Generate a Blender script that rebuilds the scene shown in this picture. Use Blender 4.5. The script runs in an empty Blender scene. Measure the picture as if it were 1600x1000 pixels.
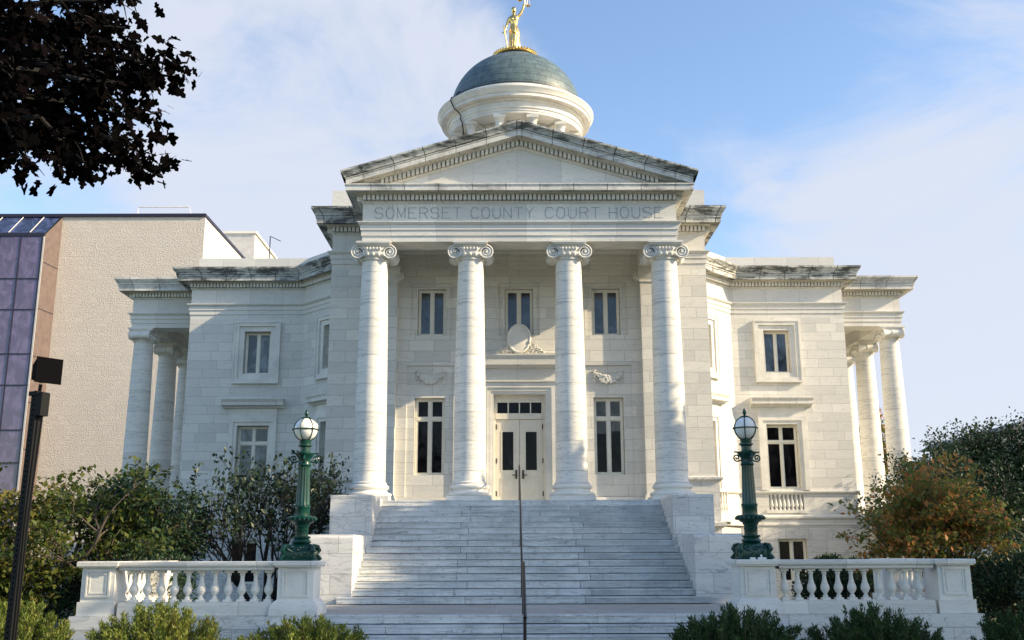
import bpy, bmesh, math, random
import numpy as np
from mathutils import Vector, Matrix, Quaternion
R = math.radians
rng = random.Random(7)
C = bpy.context.scene.collection
SC = bpy.context.scene

# ------------------------------------------------------------------ camera
cam_d = bpy.data.cameras.new('camera'); cam = bpy.data.objects.new('camera', cam_d); C.objects.link(cam)
SC.camera = cam
cam_d.sensor_width = 36.0; cam_d.lens = 1587.594/1600*36.0
cam_d.clip_start = .1; cam_d.clip_end = 3000
cr = Vector((0.99999206, -0.00252832, -0.00308098)); cu = Vector((0.00243426, -0.2246472, 0.97443713)); cf = Vector((0.00315582, 0.97443689, 0.22463926))
m = Matrix((( cr.x, cu.x, -cf.x), (cr.y, cu.y, -cf.y), (cr.z, cu.z, -cf.z))).to_4x4()
m.translation = Vector((-0.3396, -24.3973, 1.1326))
cam.matrix_world = m

# ------------------------------------------------------------------ sun, sky, exposure
SUN = Vector((4.2, -1.0, 2.25)).normalized()
sd = bpy.data.lights.new('sun', 'SUN'); so = bpy.data.objects.new('sun', sd); C.objects.link(so)
sd.energy = 4.6; sd.angle = R(.53); sd.color = (1.0, .805, .52)
so.rotation_mode = 'QUATERNION'; so.rotation_quaternion = SUN.to_track_quat('Z', 'Y'); so.location = (40, -30, 40)
SC.view_settings.view_transform = 'Standard'; SC.view_settings.look = 'None'
SC.view_settings.exposure = .90; SC.view_settings.gamma = 1.0
W = bpy.data.worlds.new('World'); SC.world = W; W.use_nodes = True
wn = W.node_tree.nodes; wl = W.node_tree.links; wn.clear()
def N(nodes, t, **k):
    n = nodes.new(t)
    for a, b in k.items(): setattr(n, a, b)
    return n
wo = N(wn, 'ShaderNodeOutputWorld'); bg = N(wn, 'ShaderNodeBackground'); bg.inputs[1].default_value = .15
sky = N(wn, 'ShaderNodeTexSky', sky_type='NISHITA', sun_disc=False, sun_elevation=math.asin(SUN.z), sun_rotation=math.atan2(SUN.x, SUN.y), air_density=1.0, dust_density=.8, ozone_density=2.0)
tc = N(wn, 'ShaderNodeTexCoord')
def dot_lobe(d, inner, outer):
    """soft lobe of cloud round a direction of the sky"""
    v = N(wn, 'ShaderNodeVectorMath', operation='DOT_PRODUCT'); v.inputs[1].default_value = Vector(d).normalized()
    wl.new(tc.outputs['Generated'], v.inputs[0])
    r = N(wn, 'ShaderNodeMapRange', interpolation_type='SMOOTHSTEP'); wl.new(v.outputs['Value'], r.inputs[0])
    r.inputs[1].default_value = math.cos(R(outer)); r.inputs[2].default_value = math.cos(R(inner))
    r.inputs[3].default_value = 0; r.inputs[4].default_value = 1
    return r.outputs[0]
def wmath(op, a, b):
    n = N(wn, 'ShaderNodeMath', operation=op)
    for i, q in enumerate((a, b)):
        if isinstance(q, (int, float)): n.inputs[i].default_value = q
        else: wl.new(q, n.inputs[i])
    return n.outputs[0]
mp = N(wn, 'ShaderNodeMapping'); wl.new(tc.outputs['Generated'], mp.inputs[0]); mp.inputs['Scale'].default_value = (1.0, 1.0, 1.9); mp.inputs['Rotation'].default_value = (0, R(18), 0)
nz = N(wn, 'ShaderNodeTexNoise'); wl.new(mp.outputs[0], nz.inputs['Vector'])
nz.inputs['Scale'].default_value = 3.1; nz.inputs['Detail'].default_value = 10; nz.inputs['Roughness'].default_value = .60; nz.inputs['Distortion'].default_value = .5
def pixdir(x, y): return cf + cr*((x-800)/1587.6) - cu*((y-500)/1587.6)
lobes = None
for (x, y, a, b, k) in ((430, 60, 4, 13, .95), (600, 200, 3, 11, .95), (400, 260, 3, 11, .9), (330, 120, 2, 8, .6), (1520, 640, 5, 19, .95), (1560, 400, 1, 9, .45), (250, 640, 4, 18, .7), (1290, 320, 1, 7, .25), (1130, 380, 1, 8, .45), (-400, 300, 5, 30, .4), (2600, 400, 5, 40, .45)):
    l = wmath('MULTIPLY', dot_lobe(pixdir(x, y), a, b), k)
    lobes = l if lobes is None else wmath('MAXIMUM', lobes, l)
cl = wmath('ADD', lobes, wmath('MULTIPLY', wmath('SUBTRACT', nz.outputs['Fac'], .5), 2.3))
ramp = N(wn, 'ShaderNodeMapRange', interpolation_type='SMOOTHSTEP'); wl.new(cl, ramp.inputs[0])
ramp.inputs[1].default_value = .18; ramp.inputs[2].default_value = .80; ramp.inputs[3].default_value = .0; ramp.inputs[4].default_value = .93
mx = N(wn, 'ShaderNodeMix', data_type='RGBA'); wl.new(ramp.outputs[0], mx.inputs['Factor']); wl.new(sky.outputs[0], mx.inputs['A']); mx.inputs['B'].default_value = (2.65, 2.82, 3.25, 1)
wl.new(mx.outputs['Result'], bg.inputs[0]); wl.new(bg.outputs[0], wo.inputs[0])

# ------------------------------------------------------------------ materials
def new_mat(name):
    mt = bpy.data.materials.new(name); mt.use_nodes = True
    nt = mt.node_tree; b = nt.nodes['Principled BSDF']
    return mt, nt.nodes, nt.links, b
def mix(n, l, a, b, fac, mode='MIX'):
    q = N(n, 'ShaderNodeMix', data_type='RGBA', blend_type=mode)
    for s, v in (('A', a), ('B', b), ('Factor', fac)):
        if isinstance(v, (tuple, list)): q.inputs[s].default_value = (*v[:3], 1)
        elif isinstance(v, (int, float)): q.inputs[s].default_value = v
        else: l.new(v, q.inputs[s])
    return q.outputs['Result']
def rampn(n, l, src, lo, hi, a=0, b=1):
    q = N(n, 'ShaderNodeMapRange', interpolation_type='SMOOTHSTEP'); l.new(src, q.inputs[0])
    for i, v in zip((1, 2, 3, 4), (lo, hi, a, b)): q.inputs[i].default_value = v
    return q.outputs[0]
def noise(n, l, scale, detail=4, rough=.55, dist=0, stretch=(1, 1, 1), coord='Object', rot=(0, 0, 0)):
    t = N(n, 'ShaderNodeTexCoord'); mpp = N(n, 'ShaderNodeMapping'); l.new(t.outputs[coord], mpp.inputs[0])
    mpp.inputs['Scale'].default_value = stretch; mpp.inputs['Rotation'].default_value = rot
    q = N(n, 'ShaderNodeTexNoise'); l.new(mpp.outputs[0], q.inputs['Vector'])
    for k, v in (('Scale', scale), ('Detail', detail), ('Roughness', rough), ('Distortion', dist)): q.inputs[k].default_value = v
    return q.outputs['Fac']
def brick(n, l, c1, c2, cm, bw, rh, ms, off=.5, ofr=2, shift=(0, 0)):
    u = N(n, 'ShaderNodeUVMap'); mpp = N(n, 'ShaderNodeMapping'); l.new(u.outputs[0], mpp.inputs[0]); mpp.inputs['Location'].default_value = (shift[0]+50, shift[1], 0)
    q = N(n, 'ShaderNodeTexBrick'); l.new(mpp.outputs[0], q.inputs['Vector'])
    q.offset = off; q.offset_frequency = ofr; q.squash = .72; q.squash_frequency = 3
    q.inputs['Color1'].default_value = (*c1, 1); q.inputs['Color2'].default_value = (*c2, 1); q.inputs['Mortar'].default_value = (*cm, 1)
    q.inputs['Scale'].default_value = 1; q.inputs['Mortar Size'].default_value = ms; q.inputs['Mortar Smooth'].default_value = .1
    q.inputs['Brick Width'].default_value = bw; q.inputs['Row Height'].default_value = rh; q.inputs['Bias'].default_value = .1
    return q
def bump(n, l, b, h, strength, dist=.01):
    q = N(n, 'ShaderNodeBump'); q.inputs['Strength'].default_value = strength; q.inputs['Distance'].default_value = dist
    l.new(h, q.inputs['Height']); l.new(q.outputs[0], b.inputs['Normal'])
def stone(name, joints=None, c1=(.745, .725, .67), c2=(.60, .588, .55), vein=.25, stretch=(.6, .6, 3.2), dirt=0, dirtcol=(.045, .045, .045), dstretch=(1.2, 1.2, 2.5), island=0, warm=0, dlo=.5, dhi=.62, mc=(.42, .41, .385)):
    mt, n, l, b = new_mat(name)
    if joints:
        bw, rh, ms = joints[:3]
        q = brick(n, l, c1, c2, mc, bw, rh, ms, *joints[3:])
        col = q.outputs['Color']
    else:
        col = mix(n, l, c1, c2, rampn(n, l, noise(n, l, 1.1, 3), .35, .7))
    if island:
        g = N(n, 'ShaderNodeNewGeometry')
        hs = N(n, 'ShaderNodeMapRange'); l.new(g.outputs['Random Per Island'], hs.inputs[0]); hs.inputs[3].default_value = 1-island; hs.inputs[4].default_value = 1.0
        vm = N(n, 'ShaderNodeVectorMath', operation='SCALE'); l.new(col, vm.inputs[0]); l.new(hs.outputs[0], vm.inputs['Scale']); col = vm.outputs[0]
    # cloudy marble tone and thin grey veins
    col = mix(n, l, col, (.42, .42, .43), rampn(n, l, noise(n, l, .9, 6, .6, .6, stretch), .48, .8, 0, vein))
    v = noise(n, l, 1.6, 8, .6, 1.1, stretch)
    a = N(n, 'ShaderNodeMath', operation='SUBTRACT'); l.new(v, a.inputs[0]); a.inputs[1].default_value = .5
    ab = N(n, 'ShaderNodeMath', operation='ABSOLUTE'); l.new(a.outputs[0], ab.inputs[0])
    col = mix(n, l, col, (.22, .23, .25), rampn(n, l, ab.outputs[0], .0, .02, vein*1.6, 0))
    if dirt:
        dn = noise(n, l, 1.3, 9, .75, .3, dstretch); dn2 = noise(n, l, 2.2, 6, .7, .1, (.8, .8, 9))
        av = N(n, 'ShaderNodeMath', operation='MULTIPLY_ADD'); l.new(dn2, av.inputs[0]); av.inputs[1].default_value = .5; l.new(dn, av.inputs[2])
        sb = N(n, 'ShaderNodeMath', operation='SUBTRACT'); l.new(av.outputs[0], sb.inputs[0]); sb.inputs[1].default_value = .25
        col = mix(n, l, col, dirtcol, rampn(n, l, sb.outputs[0], dlo, dhi, 0, dirt))
        d2 = noise(n, l, 7, 4, .7, 0, (1, 1, .35))
        col = mix(n, l, col, (.12, .115, .10), rampn(n, l, d2, .5, .75, 0, dirt*.55))
    l.new(col, b.inputs['Base Color']); b.inputs['Roughness'].default_value = .62
    b.inputs['Specular IOR Level'].default_value = .3
    hN = noise(n, l, 26, 4, .6)
    if joints:
        h = mix(n, l, hN, (-.9, -.9, -.9), q.outputs['Fac'])
        bump(n, l, b, h, .35, .012)
    else: bump(n, l, b, hN, .25, .008)
    return mt
def plain(name, col, rough=.5, metal=0, spec=.5, bumpv=0, var=0, vs=8):
    mt, n, l, b = new_mat(name)
    b.inputs['Base Color'].default_value = (*col, 1); b.inputs['Roughness'].default_value = rough; b.inputs['Metallic'].default_value = metal; b.inputs['Specular IOR Level'].default_value = spec
    if var:
        c = mix(n, l, [x*(1-var) for x in col], [min(1, x*(1+var)) for x in col], rampn(n, l, noise(n, l, vs, 5), .3, .7)); l.new(c, b.inputs['Base Color'])
    if bumpv: bump(n, l, b, noise(n, l, vs*4, 4), bumpv, .01)
    return mt
M = {}
M['ashlar'] = stone('marble_ashlar', (1.15, .365, .008), vein=.16)
M['trim'] = stone('marble_trim', (1.9, 50, .006), vein=.16)
M['plain'] = stone('marble_plain', vein=.12)
M['shaft'] = stone('marble_shaft', (90, .86, .010), stretch=(.4, .4, 4), vein=.38, dirt=.2, dlo=.56, dhi=.8, dstretch=(.5, .5, 4), dirtcol=(.2, .21, .22))
M['step'] = stone('marble_step', vein=.55, stretch=(.4, .5, 7), c1=(.70, .715, .705), c2=(.52, .545, .55), island=.30, dirt=.6, dstretch=(.35, 1, 8), dlo=.60, dhi=.74)
M['block'] = stone('marble_block', (1.25, .47, .009, .5, 2, (0, -.22)), vein=.4, stretch=(.6, .6, 3), c1=(.72, .70, .66), c2=(.58, .57, .55), dirt=.15, dlo=.58, dhi=.75)
M['weather'] = stone('marble_weathered', (1.3, 50, .016), c1=(.62, .62, .57), c2=(.46, .46, .43), dirt=.92, dlo=.435, dhi=.60, dirtcol=(.05, .053, .05), dstretch=(.9, .9, 2.2), mc=(.07, .07, .065), vein=.2)
M['weather2'] = stone('marble_part_weathered', (1.3, 50, .011), mc=(.12, .12, .11), dirt=.65, dlo=.44, dhi=.72, dstretch=(1.1, 1.1, 1.2), vein=.15)
M['weatherl'] = stone('marble_light_weathered', (1.5, 50, .007), dirt=.45, dlo=.6, dhi=.78, vein=.15)
M['paving'] = stone('landing_paving', (1.9, 1.9, .02, .0), c1=(.42, .40, .36), c2=(.36, .34, .31), vein=.15, dirt=.25)
M['dome'] = None
def mk_dome():
    mt, n, l, b = new_mat('copper_slates')
    q = brick(n, l, (.10, .145, .155), (.07, .105, .115), (.018, .026, .03), .60, .345, .014); q.squash = 1
    col = mix(n, l, q.outputs['Color'], (.16, .24, .235), rampn(n, l, noise(n, l, 3, 5), .45, .8, 0, .5))
    l.new(col, b.inputs['Base Color']); b.inputs['Roughness'].default_value = .45
    bump(n, l, b, mix(n, l, (1, 1, 1), (0, 0, 0), q.outputs['Fac']), .6, .02)
    return mt
M['dome'] = mk_dome()
M['gold'] = plain('gilding', (.80, .55, .20), .28, 1, .5, .15, .12, 6)
M['gutter'] = plain('dark_lead', (.03, .035, .04), .5)
M['paint'] = plain('cream_paint', (.70, .66, .57), .45, var=.04)
M['frame'] = plain('window_paint', (.74, .71, .62), .5, var=.05)
M['bronze'] = plain('dark_bronze', (.06, .04, .03), .4, .7)
M['iron'] = plain('green_cast_iron', (.003, .042, .030), .3, 0, .5, .25, .25, 5)
M['rail'] = plain('dark_rail_metal', (.035, .03, .03), .4, .6)
M['black'] = plain('black_metal', (.004, .004, .005), .6, 0, .2)
M['blackb'] = plain('black_lamp_face', (.004, .004, .005), .9, 0, .02)
M['globe'] = plain('opal_glass', (.80, .79, .76), .22, 0, .5, 0, .04, 10)
M['letter'] = plain('letter_cut', (.31, .32, .33), .8, var=.15)
M['white'] = plain('white_plastic', (.75, .75, .73), .5)
def glass(name, col, rough=.03, spec=.8, k=1.9):
    mt, n, l, b = new_mat(name); c = mix(n, l, [x*.7 for x in col], [x*k+(.004 if k > 1.5 else 0) for x in col], rampn(n, l, noise(n, l, 1.7, 5, .6, .8, (1, 1, .7)), .42, .66)); l.new(c, b.inputs['Base Color'])  # mottling in the base colour stands in for reflections on the panes
    b.inputs['Roughness'].default_value = rough; b.inputs['Specular IOR Level'].default_value = spec
    bump(n, l, b, noise(n, l, 1.8, 3), .10, .03); return mt
M['glass'] = glass('dark_window_glass', (.006, .006, .008), .03, .12)
M['glassu'] = glass('upper_window_glass', (.03, .042, .065), .06, .6)  # blue base colour paints in the sky mirrored by upper panes
M['shade'] = glass('shade_behind_glass', (.045, .042, .038), .08, .4)
M['glassg'] = glass('curtained_grey_glass', (.10, .12, .135), .08, .5)
M['glassp'] = glass('purple_office_glass', (.155, .115, .20), .08, .9, 1.15)
M['glasss'] = glass('blue_slope_glass', (.035, .045, .10), .08, .9)
M['mullion'] = plain('dark_mullion', (.018, .014, .03), .4)
M['cheek'] = plain('pink_granite', (.125, .092, .085), .6, var=.15, bumpv=.3, vs=3)
def mk_office():
    mt, n, l, b = new_mat('rough_office_stone')
    q = brick(n, l, (.645, .59, .525), (.605, .55, .49), (.57, .52, .46), .6, .3, .02)
    col = mix(n, l, q.outputs['Color'], (.27, .23, .19), rampn(n, l, noise(n, l, 3.5, 8, .8), .55, .8, 0, .5))
    l.new(col, b.inputs['Base Color']); b.inputs['Roughness'].default_value = .85
    bump(n, l, b, noise(n, l, 11, 6, .7, .4), 1.0, .075); return mt
M['office'] = mk_office()
M['corrug'] = plain('pale_panel', (.55, .53, .50), .6, var=.1, vs=2)
M['slate'] = plain('grey_roof', (.10, .105, .12), .6, var=.2, vs=.6)
def mk_bark(name, c):
    mt, n, l, b = new_mat(name); v = noise(n, l, 9, 6, .7, 0, (1, 1, .25))
    l.new(mix(n, l, [x*.55 for x in c], [x*1.4 for x in c], v), b.inputs['Base Color']); b.inputs['Roughness'].default_value = .9; bump(n, l, b, v, .7, .03); return mt
M['bark'] = mk_bark('grey_brown_bark', (.10, .08, .065))
M['barkd'] = mk_bark('dark_bark', (.03, .025, .022))
M['barkm'] = mk_bark('maple_bark', (.007, .006, .006))  # silhouette darkness put into the bark colour
def mk_leaf(name, cols, trans=.35, rough=.5, spec=.25):
    """leaf colour picked per leaf from a stored random attribute"""
    mt, n, l, b = new_mat(name)
    at = N(n, 'ShaderNodeAttribute', attribute_name='tint'); cr_ = N(n, 'ShaderNodeValToRGB'); l.new(at.outputs['Fac'], cr_.inputs[0])
    e = cr_.color_ramp.elements; e[0].position = 0; e[0].color = (*cols[0], 1); e[1].position = 1; e[1].color = (*cols[-1], 1)
    for i, c in enumerate(cols[1:-1]): x = e.new((i+1)/(len(cols)-1)); x.color = (*c, 1)
    l.new(cr_.outputs[0], b.inputs['Base Color']); b.inputs['Roughness'].default_value = rough; b.inputs['Specular IOR Level'].default_value = spec
    t = N(n, 'ShaderNodeBsdfTranslucent'); l.new(cr_.outputs[0], t.inputs[0]); ms = N(n, 'ShaderNodeMixShader'); ms.inputs[0].default_value = trans
    out = n['Material Output']; l.new(b.outputs[0], ms.inputs[1]); l.new(t.outputs[0], ms.inputs[2]); l.new(ms.outputs[0], out.inputs[0]); return mt
M['l_maple'] = mk_leaf('purple_maple_leaf', [(.0022, .0022, .0024), (.003, .0028, .003), (.005, .0036, .004)], .1, .9, .0)  # purple leaf taken down to near black, shade painted into its colour
M['l_dogL'] = mk_leaf('dogwood_leaf_green', [(.02, .045, .010), (.05, .08, .018), (.13, .14, .03), (.25, .16, .055)], .35)
M['l_dogR'] = mk_leaf('dogwood_leaf_autumn', [(.07, .11, .025), (.12, .16, .04), (.22, .21, .055), (.50, .19, .07), (.42, .28, .08)], .45)
M['l_dark'] = mk_leaf('dark_evergreen_leaf', [(.012, .030, .016), (.022, .05, .026), (.045, .08, .04)], .2, .45)
M['l_mag'] = mk_leaf('magnolia_leaf', [(.012, .026, .014), (.022, .042, .022), (.05, .07, .04)], .12, .4)
M['l_shade'] = mk_leaf('green_tree_leaf', [(.02, .05, .01), (.05, .09, .02)], .2)
M['l_jun'] = mk_leaf('juniper_leaf', [(.055, .10, .02), (.12, .16, .03), (.21, .24, .045), (.13, .10, .035)], .32)  # left junipers: sunlight painted into the leaf colour
M['l_jund'] = mk_leaf('juniper_leaf_dark', [(.018, .045, .014), (.035, .07, .02), (.06, .09, .03)], .2)  # same juniper leaf for the right side, shade painted into its colour
def mk_ground():
    mt, n, l, b = new_mat('lawn'); c = mix(n, l, (.035, .05, .015), (.075, .085, .03), noise(n, l, .5, 8, .7)); c = mix(n, l, c, (.09, .065, .04), rampn(n, l, noise(n, l, 2.5, 6), .5, .7, 0, .7))
    l.new(c, b.inputs['Base Color']); b.inputs['Roughness'].default_value = .95; bump(n, l, b, noise(n, l, 20, 4), .6, .03); return mt
M['ground'] = mk_ground()

# ------------------------------------------------------------------ mesh helper
class MB:
    def __init__(s, T=None): s.v = []; s.f = []; s.uv = []; s.T = T or Matrix(); s.sm = set()
    def vert(s, p): s.v.append(tuple(s.T @ Vector(p))); return len(s.v)-1
    def face(s, idx, uv=None, smooth=False):
        if uv is None:
            P = [Vector(s.v[i]) for i in idx]; n = Vector((0, 0, 0))
            for a, b in zip(P, P[1:]+P[:1]): n += a.cross(b)
            if n.length > 1e-12: n.normalize()
            if abs(n.z) > .72: uv = [(p.x, p.y) for p in P]
            else:
                t = Vector((-n.y, n.x, 0)).normalized()
                if abs(t.x) >= abs(t.y):
                    if t.x < 0: t = -t
                elif t.y < 0: t = -t
                uv = [(p.dot(t), p.z) for p in P]
        s.f.append(tuple(idx)); s.uv.append(uv)
        if smooth: s.sm.add(len(s.f)-1)
    def quad(s, a, b, c, d, **k): s.face([s.vert(p) for p in (a, b, c, d)], **k)
    def box(s, x0, x1, y0, y1, z0, z1, skip=''):
        p = [s.vert((x, y, z)) for z in (z0, z1) for y in (y0, y1) for x in (x0, x1)]
        for k, q in (('b', (0, 2, 3, 1)), ('t', (4, 5, 7, 6)), ('f', (0, 1, 5, 4)), ('k', (2, 6, 7, 3)), ('l', (0, 4, 6, 2)), ('r', (1, 3, 7, 5))):
            if k not in skip: s.face([p[i] for i in q])
        return s
    def bbox(s, x0, x1, y0, y1, z0, z1, bv=.02):
        """box with bevelled top edges"""
        s.box(x0, x1, y0, y1, z0, z1-bv, skip='t')
        a = [s.vert(p) for p in ((x0, y0, z1-bv), (x1, y0, z1-bv), (x1, y1, z1-bv), (x0, y1, z1-bv))]
        b = [s.vert(p) for p in ((x0+bv, y0+bv, z1), (x1-bv, y0+bv, z1), (x1-bv, y1-bv, z1), (x0+bv, y1-bv, z1))]
        for i in range(4): j = (i+1) % 4; s.face([a[i], a[j], b[j], b[i]])
        s.face(b); return s
    def prism(s, poly, y0, y1, axis='y'):
        """poly in (x,z) extruded along y, or (y,z) extruded along x"""
        mk = (lambda p, q: (p[0], q, p[1])) if axis == 'y' else ((lambda p, q: (q, p[0], p[1])) if axis == 'x' else (lambda p, q: (p[0], p[1], q)))
        a = [s.vert(mk(p, y0)) for p in poly]; b = [s.vert(mk(p, y1)) for p in poly]; n = len(poly)
        s.face(a); s.face(b[::-1])
        for i in range(n): j = (i+1) % n; s.face([a[i], b[i], b[j], a[j]])
        return s
    def lathe(s, prof, c=(0, 0), seg=24, a0=0, a1=360, smooth=True, flute=0, fl=(0, 0), uvr=None, sq=False):
        full = abs(a1-a0-360) < 1e-6; ns = seg if full else seg+1; rows = []
        for (r, z) in prof:
            row = []
            for k in range(ns):
                a = R(a0+(a1-a0)*k/seg); rr = r
                if flute and fl[0] <= z <= fl[1] and k % 2: rr = r-flute
                row.append(s.vert((c[0]+rr*math.cos(a), c[1]+rr*math.sin(a), z)))
            rows.append(row)
        d = 0
        for i in range(len(rows)-1):
            r0 = uvr or max(prof[i][0], prof[i+1][0]); dl = math.hypot(prof[i+1][0]-prof[i][0], prof[i+1][1]-prof[i][1])
            for k in range(seg):
                j = (k+1) % ns; u0 = R((a1-a0)*k/seg)*r0; u1 = R((a1-a0)*(k+1)/seg)*r0
                vv0, vv1 = (prof[i][1], prof[i+1][1]) if not uvr else (d, d+dl)
                s.face([rows[i][k], rows[i][j], rows[i+1][j], rows[i+1][k]], uv=[(u0, vv0), (u1, vv0), (u1, vv1), (u0, vv1)], smooth=smooth)
            d += dl
        return s
    def tube(s, pts, rad, seg=8, smooth=True, cap=True):
        pts = [Vector(p) for p in pts]; n = len(pts); rads = rad if isinstance(rad, (list, tuple)) else [rad]*n; rows = []; up = None
        for i, p in enumerate(pts):
            t = (pts[min(i+1, n-1)]-pts[max(i-1, 0)]); t = t.normalized() if t.length > 1e-9 else Vector((0, 0, 1))
            if up is None: up = Vector((0, 0, 1)) if abs(t.z) < .9 else Vector((1, 0, 0))
            x = t.cross(up).normalized(); y = x.cross(t).normalized(); up = y
            rows.append([s.vert(p+(x*math.cos(2*math.pi*k/seg)+y*math.sin(2*math.pi*k/seg))*rads[i]) for k in range(seg)])
        for i in range(n-1):
            for k in range(seg): j = (k+1) % seg; s.face([rows[i][k], rows[i+1][k], rows[i+1][j], rows[i][j]], uv=[(0, 0)]*4, smooth=smooth)
        if cap:
            s.face(rows[0], uv=[(0, 0)]*seg); s.face(rows[-1][::-1], uv=[(0, 0)]*seg)
        return s
    def ball(s, c, r, seg=12, rings=8, sc=(1, 1, 1)):
        c = Vector(c); rows = []
        for i in range(rings+1):
            t = math.pi*i/rings
            rows.append([s.vert((c.x+r*sc[0]*math.sin(t)*math.cos(2*math.pi*k/seg), c.y+r*sc[1]*math.sin(t)*math.sin(2*math.pi*k/seg), c.z+r*sc[2]*math.cos(t))) for k in range(seg)])
        for i in range(rings):
            for k in range(seg): j = (k+1) % seg; s.face([rows[i][k], rows[i+1][k], rows[i+1][j], rows[i][j]], uv=[(0, 0)]*4, smooth=True)
        return s
    def sweep(s, path, prof, closed_prof=False):
        """plan path (x,y) left to right with outside on the right hand (towards the viewer), profile of (offset, z); mitred corners"""
        P = [Vector(p) for p in path]; n = len(P); L = [0]
        for i in range(1, n): L.append(L[-1]+(P[i]-P[i-1]).length)
        def nrm(i): d = (P[i+1]-P[i]).normalized(); return Vector((d.y, -d.x))
        rows = []
        for i in range(n):
            if i == 0: o = nrm(0)
            elif i == n-1: o = nrm(n-2)
            else: a, b = nrm(i-1), nrm(i); o = (a+b)/(1+a.dot(b))
            rows.append([s.vert((P[i].x+o.x*q[0], P[i].y+o.y*q[0], q[1])) for q in prof])
        m_ = len(prof); rg = m_ if closed_prof else m_-1
        for i in range(n-1):
            for k in range(rg): j = (k+1) % m_; s.face([rows[i][k], rows[i+1][k], rows[i+1][j], rows[i][j]], uv=[(L[i], prof[k][1]), (L[i+1], prof[k][1]), (L[i+1], prof[j][1]), (L[i], prof[j][1])])
        return s
    def build(s, name, mat, parent=None, sharp=40, props=None):
        me = bpy.data.meshes.new(name); off = Vector((0, 0, 0)); p = parent
        while p is not None: off += p.location; p = p.parent
        me.from_pydata([(x-off.x, y-off.y, z-off.z) for x, y, z in s.v], [], s.f)
        uvl = me.uv_layers.new(name='UVMap'); flat = [c for q in s.uv for t in q for c in t]
        uvl.data.foreach_set('uv', flat)
        if s.sm:
            a = np.zeros(len(s.f), dtype=bool); a[list(s.sm)] = True; me.polygons.foreach_set('use_smooth', a)
            me.set_sharp_from_angle(angle=R(sharp))
        me.materials.append(M[mat] if isinstance(mat, str) else mat); me.update()
        o = bpy.data.objects.new(name, me); C.objects.link(o)
        if parent is not None: o.parent = parent
        if props:
            for k, v in props.items(): o[k] = v
        return o
def thing(name, label, cat, loc=(0, 0, 0), group=None):
    o = bpy.data.objects.new(name, None); C.objects.link(o); o.location = loc; o.empty_display_size = .3
    o['label'] = label; o['category'] = cat
    if group: o['group'] = group
    return o
def tag(o, label, cat, group=None):
    o['label'] = label; o['category'] = cat
    if group: o['group'] = group
    return o
def copy_tree(o, parent=None, delta=None):
    c = o.copy(); C.objects.link(c)
    if parent is not None: c.parent = parent
    if delta is not None: c.location = o.location + Vector(delta)
    for ch in list(o.children): copy_tree(ch, c)
    return c

# ------------------------------------------------------------------ setting
g = MB(); g.quad((-400, -300, -.72), (400, -300, -.72), (400, 600, -.72), (-400, 600, -.72)); go = g.build('ground', 'ground'); go['kind'] = 'structure'

# ------------------------------------------------------------------ courthouse
PORCH = 2.64; AB = 10.45; PY = 5.33; WY = 8.45; GY = 15.75
court = thing('courthouse', 'white marble neoclassical courthouse with four Ionic portico columns, pediment and green dome', 'courthouse', (0, WY, -.7))
T0 = Matrix()
def frame_T(A, B):
    """local frame for a wall from A to B: x along, -y outward"""
    A = Vector((*A, 0)); B = Vector((*B, 0)); t = (B-A).normalized(); nin = Vector((-t.y, t.x, 0))
    m_ = Matrix(((t.x, nin.x, 0, A.x), (t.y, nin.y, 0, A.y), (0, 0, 1, 0), (0, 0, 0, 1))); return m_, (B-A).length
def wall(A, B, z0, z1, ops=(), mat='ashlar', name='wall', rev=.34, y=0, parent=court):
    T, Ln = frame_T(A, B); mb = MB(T)
    xs = sorted({0, Ln, *[o[0] for o in ops], *[o[1] for o in ops]}); zs = sorted({z0, z1, *[o[2] for o in ops], *[o[3] for o in ops]})
    for i in range(len(xs)-1):
        for k in range(len(zs)-1):
            cx, cz = (xs[i]+xs[i+1])/2, (zs[k]+zs[k+1])/2
            if any(o[0] < cx < o[1] and o[2] < cz < o[3] for o in ops): continue
            mb.quad((xs[i], y, zs[k]), (xs[i+1], y, zs[k]), (xs[i+1], y, zs[k+1]), (xs[i], y, zs[k+1]))
    for o in ops:
        r = o[4] if len(o) > 4 else rev; a, b, c, d = o[:4]
        mb.quad((a, y, c), (a, y, d), (a, y+r, d), (a, y+r, c)); mb.quad((b, y, c), (b, y+r, c), (b, y+r, d), (b, y, d))
        mb.quad((a, y, c), (a, y+r, c), (b, y+r, c), (b, y, c)); mb.quad((a, y, d), (b, y, d), (b, y+r, d), (a, y+r, d))
    return mb.build(name, mat, parent), T
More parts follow.
